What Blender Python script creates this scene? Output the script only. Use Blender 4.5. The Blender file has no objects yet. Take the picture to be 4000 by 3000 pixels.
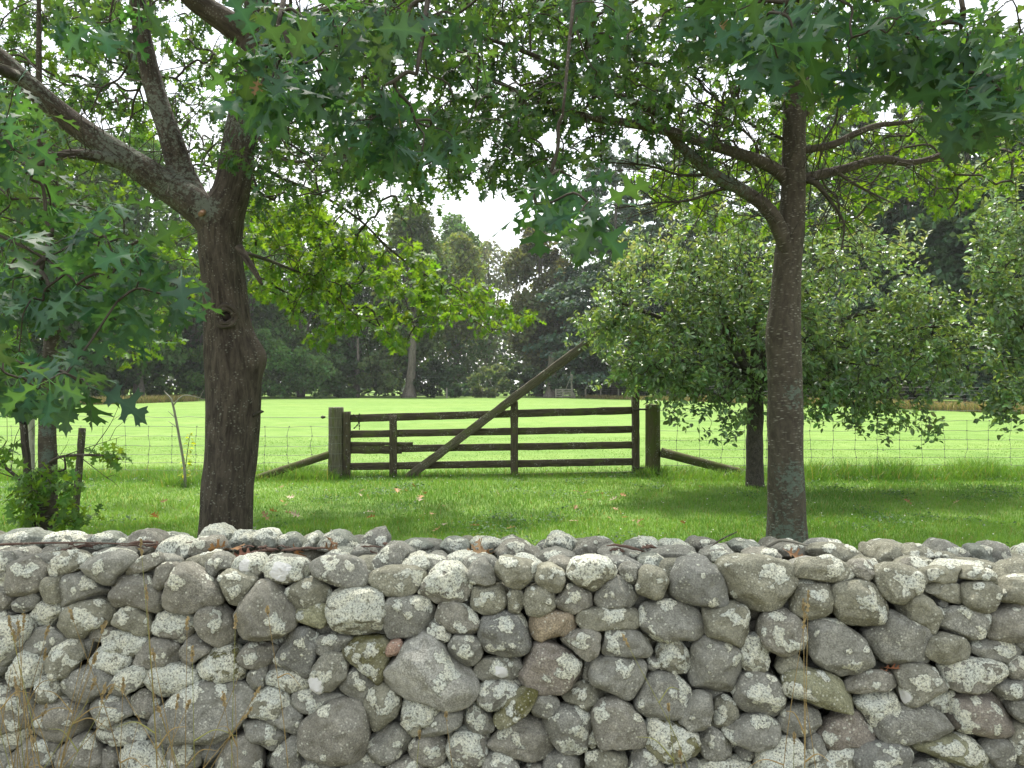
import bpy, bmesh, math, random
import numpy as np
from mathutils import Vector
C = bpy.context.scene.collection
rng = np.random.default_rng(7)
random.seed(7)
PI = math.pi
CAM_Z = 1.65
FOC = 1671.0

def U(u, v, d):
    return np.array([(u-1106.0)/FOC*d, d, CAM_Z+(829.5-v)/FOC*d])

def gd(v):
    return CAM_Z*FOC/(v-829.5)

# ---------------------------------------------------------------- numpy noise
def _hash(ix, iy, iz, seed):
    h = (ix.astype(np.int64)*374761393 + iy.astype(np.int64)*668265263 + iz.astype(np.int64)*2147483647 + seed*974711) & 0xffffffff
    h = ((h ^ (h >> 13))*1274126177) & 0xffffffff
    h = (h ^ (h >> 16)) & 0xffffffff
    return h/4294967295.0

def vnoise(p, seed=0):
    p = np.asarray(p, dtype=np.float64)
    i = np.floor(p).astype(np.int64); f = p-i
    f = f*f*(3-2*f)
    r = 0
    for a in (0, 1):
        wa = f[:, 0] if a else 1-f[:, 0]
        for b in (0, 1):
            wb = f[:, 1] if b else 1-f[:, 1]
            for c in (0, 1):
                wc = f[:, 2] if c else 1-f[:, 2]
                r = r + wa*wb*wc*_hash(i[:, 0]+a, i[:, 1]+b, i[:, 2]+c, seed)
    return r*2-1

def fbm(p, seed=0, octv=3):
    r = 0; a = 1.0
    for k in range(octv):
        r = r + a*vnoise(np.asarray(p)*2.0**k, seed+k*17); a *= .5
    return r

def unit(v):
    v = np.asarray(v, float)
    return v/np.maximum(np.linalg.norm(v, axis=-1, keepdims=True), 1e-9)

# ---------------------------------------------------------------- mesh builder
class MB:
    def __init__(s):
        s.v = []; s.f = []; s.c = []; s.t = []; s.l = []; s.n = 0
    def add(s, v, f, col=(1, 1, 1), tc=None, li=None):
        v = np.asarray(v, np.float32); m = len(v)
        fs = f if isinstance(f, list) else [f]
        for q in fs:
            if len(q): s.f.append(np.asarray(q, np.int32)+s.n)
        col = np.asarray(col, np.float32)
        if col.ndim == 1: col = np.repeat(col[None], m, 0)
        s.v.append(v); s.c.append(col)
        s.t.append(v.copy() if tc is None else np.asarray(tc, np.float32))
        s.l.append(np.zeros(m, np.float32) if li is None else np.asarray(li, np.float32))
        s.n += m
    def join(s, o):
        for q in o.f: s.f.append(q+s.n)
        s.v += o.v; s.c += o.c; s.t += o.t; s.l += o.l; s.n += o.n
    def build(s, name, mat, parent=None, smooth=True, base=None):
        v = np.concatenate(s.v); c = np.concatenate(s.c); t = np.concatenate(s.t); l = np.concatenate(s.l)
        if parent is not None:
            p = parent; off = np.array(p.location)
            while p.parent is not None:
                p = p.parent; off = off+np.array(p.location)
            v = v-off
        elif base is not None:
            v = v-np.array(base)
        me = bpy.data.meshes.new(name)
        me.vertices.add(len(v)); me.vertices.foreach_set('co', v.astype(np.float32).ravel())
        tot = np.concatenate([np.full(len(q), q.shape[1], np.int32) for q in s.f])
        li = np.concatenate([q.ravel() for q in s.f]).astype(np.int32)
        st = np.concatenate([[0], np.cumsum(tot)[:-1]]).astype(np.int32)
        me.loops.add(len(li)); me.loops.foreach_set('vertex_index', li)
        me.polygons.add(len(tot)); me.polygons.foreach_set('loop_start', st)
        me.polygons.foreach_set('use_smooth', np.full(len(tot), smooth))
        a = me.attributes.new('col', 'FLOAT_COLOR', 'POINT')
        a.data.foreach_set('color', np.concatenate([c, np.ones((len(c), 1), np.float32)], 1).ravel())
        a = me.attributes.new('tc', 'FLOAT_VECTOR', 'POINT'); a.data.foreach_set('vector', t.ravel().astype(np.float32))
        a = me.attributes.new('lich', 'FLOAT', 'POINT'); a.data.foreach_set('value', l)
        me.update(calc_edges=True); me.validate()
        me.materials.append(mat)
        o = bpy.data.objects.new(name, me); C.objects.link(o)
        if parent is not None: o.parent = parent
        elif base is not None: o.location = tuple(float(q) for q in base)
        return o

def tag(o, label=None, cat=None, group=None, kind=None):
    if label: o['label'] = label
    if cat: o['category'] = cat
    if group: o['group'] = group
    if kind: o['kind'] = kind
    return o

def thing(name, label, cat, loc=(0, 0, 0), group=None):
    o = bpy.data.objects.new(name, None); C.objects.link(o)
    o.location = tuple(float(q) for q in loc); o.empty_display_size = .1
    return tag(o, label, cat, group)

# ---------------------------------------------------------------- curves & tubes
def cr(pts, n):
    """Catmull-Rom resample of (k,m) control rows, n samples per span"""
    p = np.asarray(pts, float)
    if len(p) < 3:
        t = np.linspace(0, 1, n+1)[:, None]; return p[0]*(1-t)+p[-1]*t
    q = np.vstack([2*p[0]-p[1], p, 2*p[-1]-p[-2]])
    out = []
    for i in range(len(p)-1):
        a, b, c, d = q[i:i+4]
        t = np.linspace(0, 1, n, endpoint=False)[:, None]
        out.append(.5*((2*b)+(-a+c)*t+(2*a-5*b+4*c-d)*t*t+(-a+3*b-3*c+d)*t**3))
    out.append(p[-1:])
    return np.vstack(out)

def frames(P):
    T = unit(np.gradient(P, axis=0))
    ref = np.array([0, 0, 1.]) if abs(T[0, 2]) < .8 else np.array([1., 0, 0])
    x = unit(np.cross(ref, T[0])); X = [x]
    for i in range(1, len(P)):
        x = X[-1]-T[i]*np.dot(X[-1], T[i]); X.append(unit(x))
    X = np.array(X); Y = np.cross(T, X)
    return T, X, Y

def tube(mb, P, R, sides=6, col=(1, 1, 1), cap=True, rough=0, seed=0, bumps=None, li=None):
    P = np.asarray(P, float); R = np.broadcast_to(np.asarray(R, float), (len(P),))
    T, X, Y = frames(P)
    th = np.linspace(0, 2*PI, sides, endpoint=False)
    ca, sa = np.cos(th), np.sin(th)
    rr = np.repeat(R[:, None], sides, 1)
    L = np.concatenate([[0], np.cumsum(np.linalg.norm(np.diff(P, axis=0), axis=1))])
    dirs = X[:, None]*ca[None, :, None]+Y[:, None]*sa[None, :, None]
    if rough:
        q = np.stack([np.repeat(ca[None]*2.2, len(P), 0), np.repeat(sa[None]*2.2, len(P), 0), np.repeat((L/np.maximum(R.mean()*3, .01))[:, None], sides, 1)], -1).reshape(-1, 3)
        rr = rr*(1+rough*fbm(q, seed, 3).reshape(rr.shape))
    if bumps is not None: rr = rr+bumps(P[:, None]+dirs*rr[..., None])
    V = P[:, None]+dirs*rr[..., None]
    tc = np.stack([np.repeat((ca*R.mean())[None], len(P), 0), np.repeat((sa*R.mean())[None], len(P), 0), np.repeat(L[:, None], sides, 1)], -1)+seed*3.7
    n = len(P); i = np.arange(n-1)[:, None]; j = np.arange(sides)[None]
    a = i*sides+j; b = i*sides+(j+1) % sides
    F = np.stack([a, b, b+sides, a+sides], -1).reshape(-1, 4)
    V = V.reshape(-1, 3); tc = tc.reshape(-1, 3); fs = [F]
    if cap:
        V = np.vstack([V, P[:1], P[-1:]]); tc = np.vstack([tc, tc[:1], tc[-1:]])
        k = np.arange(sides); m = n*sides
        fs.append(np.stack([np.full(sides, m), (k+1) % sides, k], -1))
        fs.append(np.stack([np.full(sides, m+1), (n-1)*sides+k, (n-1)*sides+(k+1) % sides], -1))
    mb.add(V, fs, col, tc, li)

def beam(mb, p0, p1, w, t, side=(0, 1, 0), col=(1, 1, 1), n=10, seed=0, wob=.004, bev=.12):
    """a weathered sawn bar from p0 to p1; width w across, thickness t along 'side'"""
    p0 = np.asarray(p0, float); p1 = np.asarray(p1, float)
    T = unit(p1-p0); S = np.asarray(side, float); S = unit(S-T*np.dot(S, T)); W = np.cross(T, S)
    b = min(w, t)*bev; hw, ht = w/2, t/2
    sec = []
    for sx, sy in ((1, 1), (-1, 1), (-1, -1), (1, -1)):
        if sx*sy > 0: sec += [(sx*hw, sy*(ht-b)), (sx*(hw-b), sy*ht)]
        else: sec += [(sx*(hw-b), sy*ht), (sx*hw, sy*(ht-b))]
    sec = np.array(sec); k = len(sec)
    L = np.linalg.norm(p1-p0); s = np.linspace(0, 1, n+1)
    V = []; tc = []
    for q in s:
        c = p0+(p1-p0)*q
        V.append(c+W*sec[:, :1]+S*sec[:, 1:]); tc.append(np.column_stack([sec, np.full(k, q*L)])+seed*2.3)
    V = np.vstack(V); tc = np.vstack(tc)
    if wob:
        V = V+wob*np.stack([vnoise(V*9+31, seed), vnoise(V*9+57, seed+1), vnoise(V*9+11, seed+2)], 1)
    i = np.arange(n)[:, None]; j = np.arange(k)[None]
    a = i*k+j; bb = i*k+(j+1) % k
    F = np.stack([a, bb, bb+k, a+k], -1).reshape(-1, 4)
    e0 = np.arange(k)[::-1][None]; e1 = (n*k+np.arange(k))[None]
    mb.add(V, [F, e0, e1], col, tc)

# ---------------------------------------------------------------- scattering a template
def scatter(mb, tv, tf, loc, A, col=None, vcol=None):
    """tv (k,3), tf (m,3); loc (N,3); A (N,3,3) rows = images of x,y,z axes"""
    N = len(loc)
    if N == 0: return
    k = len(tv)
    V = (np.einsum('kj,njc->nkc', tv, A)+loc[:, None]).reshape(-1, 3)
    F = (tf[None]+np.arange(N)[:, None, None]*k).reshape(-1, tf.shape[1])
    c = np.ones((N, 3)) if col is None else np.asarray(col)
    c = np.repeat(c[:, None], k, 1)
    if vcol is not None: c = c*vcol[None, :, None]
    mb.add(V, F, c.reshape(-1, 3))

def basis(Y, Nrm, size):
    """axes from leaf direction Y and rough normal"""
    Y = unit(Y); X = unit(np.cross(Y, Nrm)); Z = np.cross(X, Y)
    s = np.asarray(size)[:, None]
    return np.stack([X*s, Y*s, Z*s], 1)

# ---------------------------------------------------------------- materials
def newmat(name):
    m = bpy.data.materials.new(name); m.use_nodes = True
    nt = m.node_tree; nt.nodes.clear()
    out = nt.nodes.new('ShaderNodeOutputMaterial')
    return m, nt, out
def nd(nt, typ, **kw):
    n = nt.nodes.new(typ)
    for k, v in kw.items():
        if k.startswith('i_'):
            key = k[2:]
            key = int(key) if key.isdigit() else key.replace('_', ' ')
            n.inputs[key].default_value = v
        else: setattr(n, k, v)
    return n
def lk(nt, a, b): nt.links.new(a, b)
def ramp(nt, fac, stops):
    r = nt.nodes.new('ShaderNodeValToRGB'); e = r.color_ramp.elements
    while len(e) < len(stops): e.new(.5)
    for el, (p, c) in zip(e, stops):
        el.position = p; el.color = (c[0], c[1], c[2], 1) if hasattr(c, '__len__') else (c, c, c, 1)
    lk(nt, fac, r.inputs[0]); return r.outputs[0]
def mixc(nt, fac, a, b, mode='MIX'):
    m = nt.nodes.new('ShaderNodeMix'); m.data_type = 'RGBA'; m.blend_type = mode
    for s, val in ((0, fac), (6, a), (7, b)):
        if hasattr(val, 'links'): lk(nt, val, m.inputs[s])
        elif s == 0: m.inputs[0].default_value = val
        else: m.inputs[s].default_value = (val[0], val[1], val[2], 1)
    return m.outputs[2]
def attr(nt, name): return nd(nt, 'ShaderNodeAttribute', attribute_name=name)
def noise(nt, vec, scale, detail=4, rough=.6, dist=0):
    n = nd(nt, 'ShaderNodeTexNoise'); n.inputs['Scale'].default_value = scale; n.inputs['Detail'].default_value = detail
    n.inputs['Roughness'].default_value = rough; n.inputs['Distortion'].default_value = dist
    if vec is not None: lk(nt, vec, n.inputs['Vector'])
    return n.outputs['Fac']
def mapping(nt, vec, scale):
    m = nd(nt, 'ShaderNodeMapping'); m.inputs['Scale'].default_value = scale; lk(nt, vec, m.inputs['Vector']); return m.outputs[0]
def math_(nt, op, a, b=None):
    m = nd(nt, 'ShaderNodeMath', operation=op)
    for s, v in ((0, a), (1, b)):
        if v is None: continue
        if hasattr(v, 'links'): lk(nt, v, m.inputs[s])
        else: m.inputs[s].default_value = v
    return m.outputs[0]
def finish(nt, out, color, rough=.8, bump=None, bdist=.01, bstr=1., spec=.3):
    b = nd(nt, 'ShaderNodeBsdfPrincipled'); b.inputs['Specular IOR Level'].default_value = spec
    if hasattr(color, 'links'): lk(nt, color, b.inputs['Base Color'])
    else: b.inputs['Base Color'].default_value = (*color, 1)
    if hasattr(rough, 'links'): lk(nt, rough, b.inputs['Roughness'])
    else: b.inputs['Roughness'].default_value = rough
    if bump is not None:
        n = nd(nt, 'ShaderNodeBump'); n.inputs['Distance'].default_value = bdist; n.inputs['Strength'].default_value = bstr
        lk(nt, bump, n.inputs['Height']); lk(nt, n.outputs[0], b.inputs['Normal'])
    lk(nt, b.outputs[0], out.inputs[0]); return b

def leaf_mat(name, tint=(1, 1, 1), trans=.45, tcol=(2.2, 1.7, .5), rough=.45, spec=.4):
    m, nt, out = newmat(name)
    a = attr(nt, 'col')
    base = mixc(nt, 1., a.outputs['Color'], tint, 'MULTIPLY')
    tr = mixc(nt, 1., base, tcol, 'MULTIPLY')
    b = nd(nt, 'ShaderNodeBsdfPrincipled'); b.inputs['Roughness'].default_value = rough; b.inputs['Specular IOR Level'].default_value = spec
    lk(nt, base, b.inputs['Base Color'])
    t = nd(nt, 'ShaderNodeBsdfTranslucent'); lk(nt, tr, t.inputs[0])
    mx = nd(nt, 'ShaderNodeMixShader'); mx.inputs[0].default_value = trans
    lk(nt, b.outputs[0], mx.inputs[1]); lk(nt, t.outputs[0], mx.inputs[2]); lk(nt, mx.outputs[0], out.inputs[0])
    return m

def bark_mat(name, dark, light, speck, speck_amt=.5, fis=(38, 38, 7), lich=(.22, .27, .22), specscale=(60, 60, 60), depth=.02):
    m, nt, out = newmat(name)
    tc = attr(nt, 'tc').outputs['Vector']
    f = noise(nt, mapping(nt, tc, fis), 1., 5, .65, .4)
    big = noise(nt, mapping(nt, tc, (6, 6, 3)), 1., 3)
    c = ramp(nt, f, [(.36, dark), (.62, light)])
    c = mixc(nt, math_(nt, 'MULTIPLY', big, .5), c, [q*.72 for q in light])
    vo = nd(nt, 'ShaderNodeTexVoronoi', feature='F1'); vo.inputs['Scale'].default_value = 1; vo.inputs['Randomness'].default_value = 1; lk(nt, mixc(nt, .12, mapping(nt, tc, specscale), nd(nt, 'ShaderNodeTexNoise', i_Scale=9.).outputs['Color'], 'ADD'), vo.inputs['Vector'])
    sp = ramp(nt, vo.outputs['Distance'], [(.14, 1.), (.36, 0.)])
    gate = ramp(nt, noise(nt, mapping(nt, tc, (9, 9, 9)), 1., 3), [(.5-.2*speck_amt, 0.), (.62, 1.)])
    c = mixc(nt, math_(nt, 'MULTIPLY', math_(nt, 'MULTIPLY', sp, gate), .75), c, speck)
    li = attr(nt, 'lich').outputs['Fac']
    ln = noise(nt, mapping(nt, tc, (30, 30, 30)), 1., 6, .75)
    lm = ramp(nt, math_(nt, 'ADD', li, math_(nt, 'MULTIPLY', math_(nt, 'SUBTRACT', ln, .5), 3.2)), [(.42, 0.), (.62, .85)])
    lm = math_(nt, 'MULTIPLY', lm, math_(nt, 'MINIMUM', math_(nt, 'MULTIPLY', li, 4.), 1.))
    c = mixc(nt, lm, c, mixc(nt, ln, [q*.6 for q in lich], [q*1.35 for q in lich]))
    h = math_(nt, 'ADD', f, math_(nt, 'MULTIPLY', noise(nt, mapping(nt, tc, (120, 120, 60)), 1., 3), .35))
    finish(nt, out, c, .88, h, depth, 1., .2)
    return m
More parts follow.
